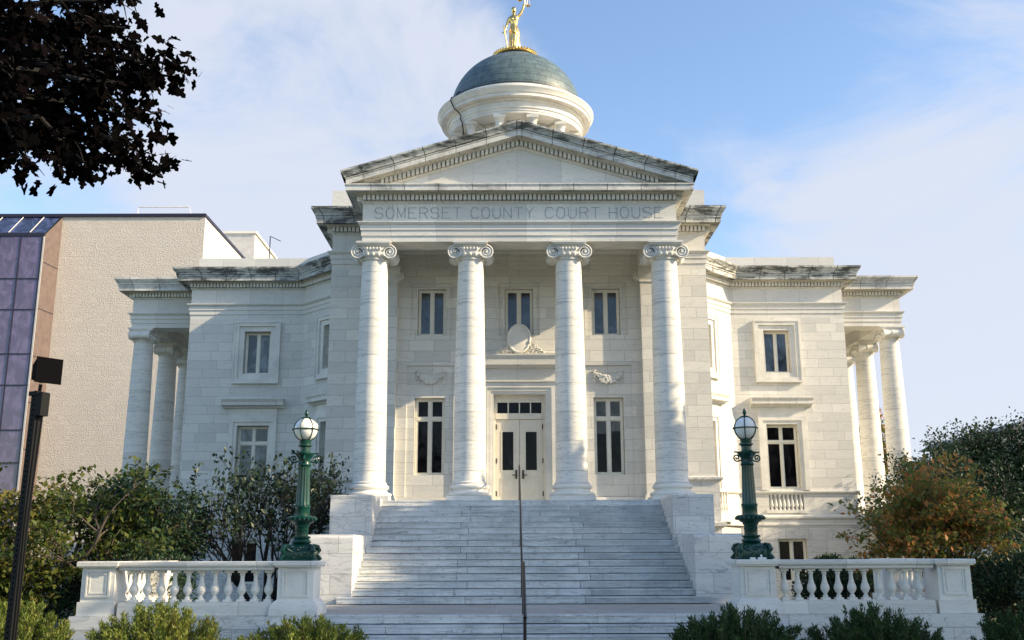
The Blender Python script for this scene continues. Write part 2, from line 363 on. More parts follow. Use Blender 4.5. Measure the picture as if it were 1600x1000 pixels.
def window(T, u, w, z0, z1, kind, depth=.2, glassm='glass', parent=court, name='window', shade=0):
    """two-leaf casement, optionally with a transom bar; frame mesh with pane children"""
    mb = MB(T); x0, x1 = u-w/2+.012, u+w/2-.012; z1 -= .012; fb = .06; d0, d1 = depth, depth+.09
    mb.box(x0, x0+fb, d0, d1, z0, z1); mb.box(x1-fb, x1, d0, d1, z0, z1)
    mb.box(x0+fb, x1-fb, d0, d1, z0, z0+fb); mb.box(x0+fb, x1-fb, d0, d1, z1-fb, z1)
    bars = [(z0+fb, z1-fb)]
    if kind == 'lower':
        zt = z0+(z1-z0)*.735; mb.box(x0+fb, x1-fb, d0-.015, d1, zt-.05, zt+.05); bars = [(z0+fb, zt-.05), (zt+.05, z1-fb)]
    for a, b in bars: mb.box(u-.045, u+.045, d0-.01, d1-.003, a, b)
    # leaf rails
    e = .03
    for a, b in bars:
        for p, q in ((x0+fb, u-.045), (u+.045, x1-fb)):
            mb.box(p, p+e, d0+.02, d1-.01, a, b); mb.box(q-e, q, d0+.02, d1-.01, a, b); mb.box(p+e, q-e, d0+.02, d1-.01, a, a+e); mb.box(p+e, q-e, d0+.02, d1-.01, b-e, b)
    wo_ = mb.build(name, 'frame', parent)
    for a, b in bars:
        for p, q in ((x0+fb, u-.045), (u+.045, x1-fb)):
            bb = b-e
            if shade and (b-a > .8 or kind == 'upper'):
                bb = b-e-shade*(b-a)*(1 if p < u-.1 else .8); g_ = MB(T); g_.box(p+e, q-e, d0+.047, d0+.062, bb, b-e); g_.build('roller_shade', 'shade', wo_)
            g_ = MB(T); g_.box(p+e, q-e, d0+.045, d0+.06, a+e, bb); g_.build('pane', ('shade' if shade and b-a < .8 else glassm), wo_)
    # black sheet standing in for the unlit room behind the panes
    rm = MB(T); rm.box(x0, x1, d1+.01, d1+.03, z0, z1); rm.build('blind', 'black', wo_)
    return wo_
def frame_ring(mb, x0, x1, z0, z1, wd, y0, y1, bottom=True):
    mb.box(x0-wd, x0, y0, y1, z0 if not bottom else z0-wd, z1+wd); mb.box(x1, x1+wd, y0, y1, z0 if not bottom else z0-wd, z1+wd)
    mb.box(x0, x1, y0, y1, z1, z1+wd)
    if bottom: mb.box(x0, x1, y0, y1, z0-wd, z0)

# main wall outline
PATH = [(-13.25, 24.25), (-13.25, GY), (-8.66, GY), (-6.28, 13.37), (-6.28, WY), (6.28, WY), (6.28, 13.37), (8.66, GY), (13.25, GY), (13.25, 24.25)]
# ---- centre wall behind the columns with openings
cw = 6.28
pan = [(cw-3.68, cw-2.15, 2.9, 7.18, .07), (cw+2.15, cw+3.68, 2.9, 7.18, .07)]
pup = [(cw-3.6, cw-2.2, 8.19, 9.98, .08), (cw+2.2, cw+3.6, 8.19, 9.98, .08), (cw-.68, cw+.68, 8.19, 9.98, .08)]
door = [(cw-.84, cw+.84, PORCH, 6.22, .42)]
_, TC = wall((-cw, WY), (cw, WY), PORCH-3.3, AB, pan+pup+door, name='centre_wall')
for sx in (-1, 1):
    x0, x1 = (cw-3.68, cw-2.15) if sx < 0 else (cw+2.15, cw+3.68)
    mb_, _T = wall((-cw+x0, WY+.07), (-cw+x1, WY+.07), 2.9, 7.18, [(.27, 1.25, 3.62, 6.12)], name='recessed_panel')
    window(TC, (x0+x1)/2-.005, .98, 3.62, 6.12, 'lower', depth=.27, shade=.24 if sx > 0 else 0)
    x0, x1 = (cw-3.6, cw-2.2) if sx < 0 else (cw+2.2, cw+3.6)
    wall((-cw+x0, WY+.08), (-cw+x1, WY+.08), 8.19, 9.98, [(.23, 1.17, 8.2, 9.80)], name='recessed_panel', rev=.3)
    window(TC, (x0+x1)/2, .94, 8.2, 9.80, 'upper', depth=.24, glassm='glassu', shade=.16)
wall((-.68, WY+.08), (.68, WY+.08), 8.19, 9.98, [(.21, 1.15, 8.2, 9.80)], name='recessed_panel', rev=.3)
window(TC, cw, .94, 8.2, 9.80, 'upper', depth=.24, glassm='glassu', shade=.16)
# ---- door
dr = MB(); T = T0
mb = MB()   # frame and transom bars
yd = WY+.22
mb.box(-.84, -.76, yd, yd+.12, PORCH, 6.22); mb.box(.76, .84, yd, yd+.12, PORCH, 6.22); mb.box(-.76, .76, yd, yd+.12, 5.98, 6.22); mb.box(-.76, .76, yd-.02, yd+.12, 5.43, 5.62)
for x in (-.76, -.385, -.02, .345, .72): mb.box(x, x+.04, yd+.01, yd+.1, 5.62, 5.98)
df = mb.build('door_frame', 'paint', court)
for i in range(4):
    q = MB(); x = -.72+.365*i; q.box(x, x+.335, yd+.06, yd+.075, 5.64, 5.96); q.build('transom_pane', 'glass', df)
for s in (-1, 1):
    lm = MB(); a, b = (.006, .755) if s > 0 else (-.755, -.006); yl = yd+.03
    gx0, gx1 = (s*.20, s*.56) if s > 0 else (-.56, -.20)
    lm.box(a, gx0, yl, yl+.06, PORCH+.02, 5.42); lm.box(gx1, b, yl, yl+.06, PORCH+.02, 5.42)
    lm.box(gx0, gx1, yl, yl+.06, 5.02, 5.42); lm.box(gx0, gx1, yl, yl+.06, PORCH+.02, 3.78)
    frame_ring(lm, gx0, gx1, 3.78, 5.02, .03, yl-.015, yl-.001)
    px0, px1 = min(s*.2, s*.56), max(s*.2, s*.56); frame_ring(lm, px0-.04, px1+.04, 2.98, 3.52, .02, yl-.012, yl-.001); lm.box(px0+.02, px1-.02, yl-.010, yl-.001, 3.04, 3.46)
    lo = lm.build('door_leaf', 'paint', court)
    q = MB(); q.box(gx0, gx1, yl+.02, yl+.035, 3.78, 5.02); q.build('door_glass', 'glass', lo)
    h = MB(); hx = s*.11; h.box(hx-.03, hx+.03, yl-.03, yl-.001, 3.5, 3.78); h.tube([(hx, yl-.03, 3.62), (hx, yl-.09, 3.62), (hx+s*.13, yl-.09, 3.62)], .018, 6); h.build('door_handle', 'bronze', lo)
    for z in (2.95, 4.0, 5.1):
        h = MB(); h.box(s*.755-.018, s*.755+.018, yl-.035, yl-.001, z, z+.16); h.build('hinge', 'bronze', lo)
# architrave round the door in three steps, frieze, hood and cartouche
mb = MB()
for k, (w0, w1, pr) in enumerate(((.842, .93, .06), (.93, 1.04, .10), (1.04, 1.22, .14))):
    zt = 6.22+(w0-.842); zt1 = 6.22+(w1-.842)
    mb.box(-w1, -w0, WY-pr, WY-.001, PORCH, zt1); mb.box(w0, w1, WY-pr, WY-.001, PORCH, zt1); mb.box(-w0, w0, WY-pr, WY-.001, zt, zt1)
mb.build('door_surround', 'plain', court)
mb = MB(); mb.box(-1.42, 1.42, WY-.2, WY-.001, 6.602, 6.66); mb.box(-1.36, 1.36, WY-.1, WY-.001, 6.66, 7.06)
mb.prism([(WY-.001, 7.06), (WY-.16, 7.06), (WY-.20, 7.12), (WY-.36, 7.14), (WY-.36, 7.34), (WY-.42, 7.44), (WY-.42, 7.49), (WY-.001, 7.50)], -1.6, 1.6, 'x')
mb.build('door_hood', 'trim', court)
mb = MB(Matrix.Translation((0, WY-.24, 8.03)) @ Matrix.Rotation(R(-8), 4, 'X'))
def oval(mb, rx, rz, y0, y1, seg=36, inset=.05):
    a = [mb.vert((rx*math.cos(2*math.pi*k/seg), y1, rz*math.sin(2*math.pi*k/seg))) for k in range(seg)]
    b = [mb.vert((rx*math.cos(2*math.pi*k/seg), y0, rz*math.sin(2*math.pi*k/seg))) for k in range(seg)]
    c = [mb.vert(((rx-inset)*math.cos(2*math.pi*k/seg), y0-.03, (rz-inset)*math.sin(2*math.pi*k/seg))) for k in range(seg)]
    d = [mb.vert(((rx-inset*1.6)*math.cos(2*math.pi*k/seg), y0, (rz-inset*1.6)*math.sin(2*math.pi*k/seg))) for k in range(seg)]
    for p, q in ((a, b), (b, c), (c, d)):
        for k in range(seg): j = (k+1) % seg; mb.face([p[k], q[k], q[j], p[j]], smooth=True)
    ce = mb.vert((0, y0-.05, 0))
    for k in range(seg): mb.face([d[k], ce, d[(k+1) % seg]], smooth=True)
oval(mb, .40, .52, 0, .14)
mb.build('oval_cartouche', 'plain', court, 30)
mb = MB()
for s in (-1, 1):
    for k in range(60):
        t = rng.random(); x = .30+.55*t**1.2; z = 7.52+(.42*(1-t))*rng.random()+.02
        a = rng.random()*6.28; r = .05-.02*t
        mb.tube([(s*(x+r*math.cos(a+q)), WY-.26-.05*rng.random()+.015*q, z+r*math.sin(a+q)) for q in (0, .8, 1.6, 2.4, 3.2, 4)], [.022, .02, .018, .015, .012, .006], 5)
    mb.tube([(s*.8, WY-.24, 7.56), (s*1.0, WY-.25, 7.545), (s*1.2, WY-.25, 7.55), (s*1.3, WY-.25, 7.53)], [.05, .03, .035, .01], 6)
mb.build('carved_foliage', 'plain', court)
mb = MB(); mb.ball((1.42, WY-.22, 7.16), .035); mb.ball((-1.42, WY-.22, 7.16), .03)
for s in (-1, 1):
    mb.tube([(s*1.42, WY-.2, 7.12), (s*1.42, WY-.2, 7.02)], .02, 6)
mb.build('hood_light', 'white', court)
mb = MB(); mb.box(-1.16, -1.06, WY-.19, WY-.141, 3.65, 3.85); mb.build('intercom', 'frame', court)
# garland carvings above lower windows
for s in (-1, 1):
    mb = MB(); cx = s*2.915
    for k in range(120):
        t = k/119*2-1; z = 6.92-.20*(1-t*t)+rng.uniform(-.13, .09)*(1.15-t*t); x = cx+.42*t+rng.uniform(-.03, .03); rr = .022+.028*(1-t*t)*rng.random()+.008
        mb.ball((x, WY+.03-.05*(1-t*t), z), rr, 6, 4, (1.2, 1, 1))
    for e in (-1, 1):
        for k in range(9): mb.ball((cx+e*.42+rng.uniform(-.05, .05), WY+.03, 6.99-.04*k+rng.uniform(-.01, .02)), .033, 6, 4)
        mb.tube([(cx+e*.36, WY+.05, 7.0), (cx+e*.5, WY+.05, 6.98), (cx+e*.55, WY+.05, 6.93)], [.02, .018, .006], 5)
    mb.build('garland_carving', 'plain', court)
# ---- pilasters behind the outer columns
def antae(x0, x1):
    a = MB(); yf = WY-.30
    a.box(x0, x1, yf, WY-.001, PORCH+.32, 9.93); p = a.build('pilaster', 'ashlar', court)
    b = MB(); b.box(x0-.1, x1+.1, yf-.1, WY-.002, PORCH, PORCH+.12); b.box(x0-.07, x1+.07, yf-.07, WY-.002, PORCH+.12, PORCH+.22); b.box(x0-.035, x1+.035, yf-.035, WY-.002, PORCH+.22, PORCH+.32); b.build('base', 'plain', p)
    c = MB(); c.box(x0-.03, x1+.03, yf-.03, WY-.002, 9.93, 9.99)
    c.prism([(WY-.002, 9.99), (yf, 9.99), (yf-.05, 10.12), (yf-.10, 10.36), (yf-.10, 10.449), (WY-.002, 10.449)], x0-.08, x1+.08, 'x')
    for x in (x0-.06, x1+.06):
        for y in (yf-.05,):
            c.tube([(x, y+.02, 10.16), (x, WY-.05, 10.16)], .15, 14)
            sp = [(x+(.14-.11*q/22)*math.cos(q*.5), y-.005, 10.16+(.14-.11*q/22)*math.sin(q*.5)) for q in range(23)]; c.tube(sp, .014, 5)
    c.build('capital', 'plain', p)
antae(-4.85, -4.02); antae(4.02, 4.85)
# ---- pavilion flanks
for s in (-1, 1):
    seg = ((-6.28, 13.37), (-6.28, WY)) if s < 0 else ((6.28, WY), (6.28, 13.37))
    wall(*seg, PORCH-3.3, AB, name='pavilion_side_wall')
# ---- diagonal walls with windows
def arch_sur(T, u, w, z0, z1, wd, bottom, parent, mat='plain'):
    mb = MB(T); x0, x1 = u-w/2, u+w/2
    frame_ring(mb, x0, x1, z0, z1, wd*.45, -.06, -.001, bottom); frame_ring(mb, x0-wd*.45, x1+wd*.45, z0-(wd*.45 if bottom else 0), z1+wd*.45, wd*.55, -.12, -.002, bottom)
    return mb.build('surround', mat, parent)
BA = [(.045, 0), (.045, .03), (.03, .045), (.035, .07), (.058, .12), (.06, .16), (.045, .22), (.03, .30), (.026, .36), (.035, .40), (.03, .42), (.045, .45), (.045, .48)]
def mini_balusters(T, u, w, z0, z1, n, parent):
    sc = (z1-z0)/.48
    for i in range(n):
        x = u-w/2+w*(i+.5)/n; mb = MB(T @ Matrix.Translation((x, -.03, z0)) @ Matrix.Diagonal((1.15, 1.15, sc, 1))); mb.lathe(BA, seg=10); mb.build('baluster', 'plain', parent)
def big_window(T, u, w, kind, parent=court, uglass='glassu', lglass='glass'):
    if kind == 'up':
        o = window(T, u, w, 8.19, 9.93, 'upper', .22, uglass, parent)
        mb = MB(T); x0, x1 = u-w/2, u+w/2
        frame_ring(mb, x0, x1, 8.19, 9.93, .20, -.05, -.001); frame_ring(mb, x0-.2, x1+.2, 7.99, 10.13, .14, -.12, -.001); frame_ring(mb, x0-.34, x1+.34, 7.85, 10.27, .06, -.15, -.001)
        mb.build('surround', 'plain', o)
    else:
        o = window(T, u, w, 3.6, 6.12, 'lower', .24, lglass, parent)
        mb = MB(T); x0, x1 = u-w/2, u+w/2
        frame_ring(mb, x0, x1, 3.53, 6.12, .14, -.06, -.001, False); frame_ring(mb, x0-.14, x1+.14, 3.53, 6.26, .17, -.11, -.001, False)
        mb.box(x0-.31, x1+.31, -.05, -.001, 6.43, 6.80)
        mb.build('surround', 'plain', o)
        mb = MB(T); mb.prism([(-.001, 6.80), (-.13, 6.80), (-.16, 6.86), (-.34, 6.90), (-.34, 7.02), (-.40, 7.12), (-.40, 7.16), (-.001, 7.18)], x0-.58, x1+.58, 'x'); mb.build('hood', 'weatherl', o)
    return o
for s in (-1, 1):
    A, B = (((-8.66, GY), (-6.28, 13.37)) if s < 0 else ((6.28, 13.37), (8.66, GY)))
    Ln = 2.38*math.sqrt(2); u = Ln-1.35 if s < 0 else 1.35
    _, T = wall(A, B, 2.53, AB, [(u-.5, u+.5, 8.19, 9.93), (u-.5, u+.5, 3.6, 6.12)], name='canted_wall')
    big_window(T, u, 1.0, 'up'); big_window(T, u, 1.0, 'lo')
    ls = MB(T); ls.box(u-1.0, u+1.0, -.40, -.19, 2.3, 2.62); ls.box(u-.9, u+.9, -.33, -.12, 3.40, 3.52); b_ = ls.build('balcony_ledge', 'plain', court)
    T2 = T @ Matrix.Translation((0, -.24, 0)); mini_balusters(T2, u, 1.5, 2.62, 3.40, 9, b_)
# ---- wing fronts
for s in (-1, 1):
    A, B = (((-13.25, GY), (-8.66, GY)) if s < 0 else ((8.66, GY), (13.25, GY)))
    u = 13.25-10.47 if s < 0 else 10.47-8.66
    _, T = wall(A, B, 2.53, AB, [(u-.53, u+.53, 8.19, 9.93), (u-.63, u+.63, 3.6, 6.12), (u-.68, u+.68, 2.78, 3.36, .16)], name='wing_front_wall')
    big_window(T, u, 1.06, 'up', uglass='glassg' if s < 0 else 'glassu'); big_window(T, u, 1.26, 'lo', lglass='glassg' if s < 0 else 'glass')
    pb = MB(T); pb.box(u-.68, u+.68, .13, .159, 2.78, 3.36); pb.box(u-.8, u+.8, -.06, -.001, 2.66, 2.779); o = pb.build('balustrade_panel', 'plain', court)
    mini_balusters(T @ Matrix.Translation((0, .08, 0)), u, 1.3, 2.78, 3.36, 8, o)
    # basement
    A2, B2 = (((-13.45, GY-.2), (-8.58, GY-.2)) if s < 0 else ((8.58, GY-.2), (13.45, GY-.2)))
    ub = 13.45-10.55 if s < 0 else 10.55-8.58
    _, Tb = wall(A2, B2, -.75, 2.45, [(ub-.56, ub+.56, .05, 1.68)], 'block', name='basement_wall')
    window(Tb, ub, 1.12, .05, 1.68, 'upper', .2)
    sd_ = MB(); x = s*13.25; 
    A3, B3 = (((-13.25, 24.25), (-13.25, GY)) if s < 0 else ((13.25, GY), (13.25, 24.25)))
    wall(A3, B3, -.75, AB, name='wing_side_wall')
# water tables
for pth in ([(-13.25, 24.25), (-13.25, GY), (-8.66, GY), (-6.28, 13.37)], [(6.28, 13.37), (8.66, GY), (13.25, GY), (13.25, 24.25)]):
    wt = MB(); wt.sweep(pth, [(.203, 2.16), (.23, 2.18), (.23, 2.24), (.203, 2.25), (.203, 2.40), (.26, 2.45), (.26, 2.52), (.14, 2.58), (.001, 2.60)]); wt.build('base_moulding', 'trim', court)
    wt = MB(); wt.sweep(pth, [(.001, 3.38), (.05, 3.40), (.09, 3.45), (.09, 3.51), (.001, 3.53)]); wt.build('water_table', 'trim', court)
for s in (-1, 1):   # base below the canted wall
    A, B = (((-8.58, GY-.2), (-6.4, 13.2)) if s < 0 else ((6.4, 13.2), (8.58, GY-.2)))
    wall(A, B, -.75, 2.45, mat='block', name='basement_wall')
for (a, b) in (((-6.28, 13.37), (-6.28, WY)), ((6.28, WY), (6.28, 13.37))):
    pth = [a, b, (-4.86, WY)] if a[0] < 0 else [(4.86, WY), a, b]
    wt = MB(); wt.sweep(pth, [(.10, -.75), (.10, 3.36), (.14, 3.40), (.20, 3.44), (.20, 3.50), (.001, 3.56)])
    wt.sweep(pth, [(.101, 1.9), (.24, 1.98), (.24, 2.08), (.101, 2.12)])
    wt.build('pavilion_base', 'block', court)

# ---- entablature profiles
def prof(kind):
    p = [(0, AB), (0, 10.63), (.03, 10.635), (.03, 10.81), (.06, 10.815), (.06, 10.96), (.10, 10.99), (.14, 11.04), (.14, 11.07), (.001, 11.075), (.001, 11.65)]
    return p
CORN = [(.001, 11.65), (.05, 11.70), (.06, 11.735), (.02, 11.74), (.02, 11.91), (.17, 11.915), (.22, 11.96), (.22, 11.98)]
CORN2 = [(.22, 11.98), (.46, 11.97), (.47, 11.94), (.48, 11.94), (.48, 12.10), (.51, 12.11), (.51, 12.15)]
CYMA = [(.51, 12.15), (.49, 12.16), (.49, 12.18), (.53, 12.19), (.54, 12.25), (.60, 12.33), (.63, 12.38), (.63, 12.395), (.65, 12.40), (.65, 12.48), (.2, 12.53)]
def dentils(mb, path, off0=.02, off1=.19, z0=11.75, z1=11.905, sp=.134, w=.090):
    for i in range(len(path)-1):
        T, Ln = frame_T(path[i], path[i+1]); keep = mb.T; mb.T = keep @ T
        # extend over outer corners by the backing offset
        n = int((Ln+.1)/sp); s0 = (Ln-(n-1)*sp)/2
        for k in range(n): x = s0+k*sp; mb.box(x-w/2, x+w/2, -off1, -off0-.001, z0, z1, skip='k')
        mb.T = keep
mb = MB(); mb.sweep(PATH, prof(0)); mb.build('architrave_and_frieze', 'trim', court)
cn = MB(); cn.sweep(PATH, CORN); cno = cn.build('bed_mould', 'weatherl', court)
for _a, _b in zip(PATH[1:8], PATH[2:9]): dm = MB(); dentils(dm, [_a, _b]); dm.build('dentil_course', 'plain', cno)
cn = MB(); cn.sweep(PATH, CORN2+CYMA[1:]); cn.build('cornice', 'weather', court)
# parapets
pp = MB()
def inset(path, o):
    mb_ = MB(); mb_.sweep(path, [(o, 0)]); return [(v[0], v[1]) for v in mb_.v]
pp.sweep(PATH[:5], [(-.16, 12.45), (-.16, 13.06), (-.55, 13.07), (-.55, 12.4)]); pp.sweep(PATH[5:], [(-.16, 12.45), (-.16, 13.06), (-.55, 13.07), (-.55, 12.4)])
pp.sweep([(-6.28, 13.0), (-6.28, WY), (6.28, WY), (6.28, 13.0)], [(.05, 12.45), (.05, 13.24), (-.4, 13.25), (-.4, 12.4)])
pp.build('parapet', 'trim', court)
rf = MB(); rf.face([rf.vert((x, y, 12.42)) for x, y in ((-6.3, 31.4), (-6.3, 24.2), (-13.2, 24.2), (-13.2, 15.8), (-8.64, 15.8), (-6.3, 13.4), (-6.3, 8.5), (6.3, 8.5), (6.3, 13.4), (8.64, 15.8), (13.2, 15.8), (13.2, 24.2), (6.3, 24.2), (6.3, 31.4))][::-1]); rf.box(-13.2, 13.2, 24.15, 24.25, -.7, 12.4); rf.box(-6.3, 6.3, 24.26, 31.4, -.7, 12.4); rf.build('roof', 'corrug', court)
# ---- portico entablature
U = [(-4.82, WY-.001), (-4.82, PY), (4.82, PY), (4.82, WY-.001)]
e = MB(); e.sweep(U, [(-.84, 11.3), (-.84, AB)]+prof(0)); e.build('portico_architrave', 'trim', court)
e = MB(); e.sweep(U, CORN); po = e.build('portico_bed_mould', 'weatherl', court)
for _a, _b in zip(U, U[1:]): d = MB(); dentils(d, [_a, _b]); d.build('dentil_course', 'plain', po)
e = MB(); e.sweep(U, CORN2+[(.0, 12.18)]); e.build('horizontal_cornice', 'weather2', court)
c_ = MB(); c_.box(-3.98, 3.98, PY+.85, WY, 11.05, 11.1); c_.build('porch_ceiling', 'trim', court)
# inscription on the frieze, thin cut strokes
GL = {'S': [[(1, .85), (.8, 1), (.2, 1), (0, .85), (0, .65), (.2, .53), (.8, .47), (1, .35), (1, .15), (.8, 0), (.2, 0), (0, .15)]],
 'O': [[(.25, 0), (0, .25), (0, .75), (.25, 1), (.75, 1), (1, .75), (1, .25), (.75, 0), (.25, 0)]], 'M': [[(0, 0), (0, 1), (.5, .15), (1, 1), (1, 0)]],
 'E': [[(1, 0), (0, 0), (0, 1), (1, 1)], [(0, .52), (.7, .52)]], 'R': [[(0, 0), (0, 1), (.7, 1), (1, .87), (1, .62), (.7, .5), (0, .5)], [(.6, .5), (1, 0)]],
 'T': [[(.5, 0), (.5, 1)], [(0, 1), (1, 1)]], 'C': [[(1, .82), (.8, 1), (.25, 1), (0, .75), (0, .25), (.25, 0), (.8, 0), (1, .18)]], 'U': [[(0, 1), (0, .25), (.25, 0), (.75, 0), (1, .25), (1, 1)]],
 'N': [[(0, 0), (0, 1), (1, 0), (1, 1)]], 'Y': [[(0, 1), (.5, .5), (1, 1)], [(.5, .5), (.5, 0)]], 'H': [[(0, 0), (0, 1)], [(1, 0), (1, 1)], [(0, .52), (1, .52)]]}
ins = MB()
for word, xa, xb in (('SOMERSET', -4.44, -1.78), ('COUNTY', -1.49, .44), ('COURT', .79, 2.48), ('HOUSE', 2.76, 4.42)):
    n = len(word); st = (xb-xa)/(n-.25)
    for i, ch in enumerate(word):
        x0 = xa+i*st; lw = st*.68; z0 = 11.20; hh = .335
        for pl in GL[ch]:
            for (a, b) in zip(pl, pl[1:]):
                pa = Vector((x0+a[0]*lw, z0+a[1]*hh)); pb_ = Vector((x0+b[0]*lw, z0+b[1]*hh)); t = (pb_-pa).normalized()*.012; nn = Vector((-t.y, t.x))*1.0
                q = [pa-t-nn, pb_+t-nn, pb_+t+nn, pa-t+nn]; yy = PY-.0045
                ins.face([ins.vert((p.x, yy, p.y)) for p in q])
ins.build('inscription', 'letter', court)
# ---- pediment
SL = .302; AP = 13.46
tp = MB(); tw = (AP+.12-12.12)/SL; tp.prism([(-tw, 12.12), (tw, 12.12), (0, AP+.12)], PY+.02, PY+.3); tp.build('tympanum', 'trim', court)
def rake(pts, name, mat, parent=court):
    mb_ = MB()
    for s in (-1, 1):
        rows = []
        for X in ('apex', 'end'):
            row = []
            for (o, w) in pts:
                x = 0 if X == 'apex' else 4.82+o
                row.append(mb_.vert((s*x, PY-o, AP+w-SL*x)))
            rows.append(row)
        for k in range(len(pts)-1):
            idx = [rows[0][k], rows[1][k], rows[1][k+1], rows[0][k+1]]
            if s < 0: idx = idx[::-1]
            uv = [(0, pts[k][1]), (5.3, pts[k][1]), (5.3, pts[k+1][1]), (0, pts[k+1][1])]
            mb_.face(idx, uv=uv if s > 0 else uv[::-1])
    return mb_.build(name, mat, parent)
rk = rake([(-.02, .0), (.05, .05), (.06, .085), (.02, .09), (.02, .25), (.17, .255), (.22, .29), (.22, .305)], 'raking_bed_mould', 'weatherl')
rd = MB()
for s in (-1, 1):
    k = 0
    while True:
        x = .07+.134*k; k += 1
        if x > 4.25: break
        z = AP+.098-SL*x; dx = .045; a = (s*(x-dx)); b = (s*(x+dx)); y0, y1 = PY-.19, PY-.021
        za, zb = AP+.098-SL*(x-dx), AP+.098-SL*(x+dx); hgt = .15
        p = [rd.vert(q) for q in ((a, y0, za), (b, y0, zb), (b, y0, zb+hgt), (a, y0, za+hgt), (a, y1, za), (b, y1, zb), (b, y1, zb+hgt), (a, y1, za+hgt))]
        for q in ((0, 1, 2, 3), (0, 4, 5, 1), (1, 5, 6, 2), (0, 3, 7, 4)): rd.face([p[i] for i in q])
rd.build('dentil_course', 'plain', rk)
rake([(.22, .305), (.45, .30), (.46, .28), (.48, .28), (.48, .42), (.465, .425), (.465, .44), (.50, .445), (.50, .47)], 'raking_corona', 'weather2')
rake([(.50, .47), (.485, .475), (.485, .49), (.53, .495), (.54, .55), (.58, .61), (.61, .64), (.61, .655), (.635, .66), (.635, .72), (.4, .74), (-3, .75)], 'raking_cyma', 'weather')
for s in (-1, 1):
    sc_ = MB()
    prf = [(.51, 12.15), (.55, 12.24), (.62, 12.44), (.62, 12.53), (.3, 12.6)]
    for a, b in zip(prf, prf[1:]):
        q = [(s*(4.82+a[0]), PY-a[0], a[1]), (s*(4.82+a[0]), WY-.3, a[1]), (s*(4.82+b[0]), WY-.3, b[1]), (s*(4.82+b[0]), PY-b[0], b[1])]
        sc_.quad(*q)
    sc_.build('eaves_cornice', 'weather', court)
rr = MB(); zr = AP+.745; 
for s in (-1, 1): rr.quad((0, PY-.3, zr), (0, 16, zr), (s*5.3, 16, zr-SL*5.3), (s*5.3, PY-.3, zr-SL*5.3))
rr.quad((-5.3, 16, zr-SL*5.3), (5.3, 16, zr-SL*5.3), (0.01, 16, zr), (-.01, 16, zr)); rr.build('gable_roof', 'slate', court)

# ---- Ionic column (origin at floor centre); volutes on the y faces
def ionic(x, y, z, H=7.81, rot=0, parent=court):
    T = Matrix.Translation((x, y, z)) @ Matrix.Rotation(R(rot), 4, 'Z'); sh = MB(T); zs, zt = .50, H-.50
    pr = []
    for i in range(19):
        t = i/18; r = .475-.085*t**1.9
        if i == 0: pr.append((.52, zs-.02)); pr.append((.52, zs+.03)); pr.append((.49, zs+.05))
        pr.append((r, zs+.08+(zt-zs-.16)*t))
    pr += [(.395, zt-.06), (.43, zt-.055), (.435, zt-.02), (.42, zt)]
    sh.lathe(pr, seg=40); col = sh.build('column', 'shaft', parent, 35)
    b = MB(T); b.box(-.65, .65, -.65, .65, .001, .13)
    b.lathe([(.62, .13), (.66, .16), (.67, .20), (.65, .235), (.60, .25), (.56, .26), (.53, .30), (.53, .33), (.56, .345), (.585, .37), (.59, .41), (.575, .45), (.54, .475), (.50, .48)], seg=40); b.build('base', 'plain', col, 50)
    c = MB(T); h0 = zt
    c.lathe([(.42, h0), (.46, h0+.03), (.52, h0+.10), (.53, h0+.16), (.47, h0+.17)], seg=32)
    for k in range(20):
        a = 2*math.pi*k/20; c.ball((.515*math.cos(a), .515*math.sin(a), h0+.09), .045, 6, 5, (1, 1, 1.35))
    c.box(-.47, .47, -.40, .40, h0+.17, h0+.36)
    c.box(-.50, .50, -.50, .50, h0+.395, h0+.44); c.box(-.53, .53, -.53, .53, h0+.44, h0+.499)
    c.box(-.46, .46, -.44, .44, h0+.36, h0+.395)
    for sx in (-1, 1):
        cx, cz = sx*.475, h0+.17
        # bolster, waisted in the middle
        pts = [(-.40, .185), (-.36, .17), (-.2, .135), (-.05, .125), (-.04, .15), (.04, .15), (.05, .125), (.2, .135), (.36, .17), (.40, .185)]
        rows = []
        for (yy, rr_) in pts: rows.append([c.vert((cx+rr_*math.cos(2*math.pi*k/18), yy, cz+rr_*math.sin(2*math.pi*k/18))) for k in range(18)])
        for i in range(len(rows)-1):
            for k in range(18): j = (k+1) % 18; c.face([rows[i][k], rows[i][j], rows[i+1][j], rows[i+1][k]], smooth=True)
        c.face(rows[0]); c.face(rows[-1][::-1])
        for sy in (-1, 1):
            sp = []; rd_ = []
            for q in range(52):
                th = R(90)-q/51*2*math.pi*2.5*sx*1.0; rr_ = .195*(1-q/51)**1.0+.028; sp.append((cx+rr_*math.cos(th), sy*.415, cz+rr_*math.sin(th))); rd_.append(.026-.013*q/51)
            sp = [(0, sy*.43, cz+.205), (cx*.6, sy*.43, cz+.21)]+sp; rd_ = [.022, .024]+rd_
            c.tube(sp, rd_, 6); c.ball((cx, sy*.42, cz), .035, 8, 6)
    for sy in (-1, 1):   # acanthus fillers between volute and egg band
        for sx in (-1, 1): c.tube([(sx*.31, sy*.44, h0+.31), (sx*.22, sy*.47, h0+.24), (sx*.17, sy*.49, h0+.15)], [.012, .03, .01], 6)
        for k in range(5): c.ball((-.2+.1*k, sy*.50, h0+.27), .034, 6, 5, (1, .8, 1.4))
    c.build('capital', 'plain', col, 50)
    return col
colA = ionic(-4.455, 5.75, PORCH)
for x in (-1.505, 1.505, 4.455): copy_tree(colA, court, (x+4.455, 0, 0))
SF = 2.64
first = ionic(-15.78, 17.76, SF, rot=90)
for s in (-1, 1):
    for y in (17.76, 20.85, 23.72):
        if s < 0 and y == 17.76: continue
        copy_tree(first, court, ((s+1)*15.78, y-17.76, 0))
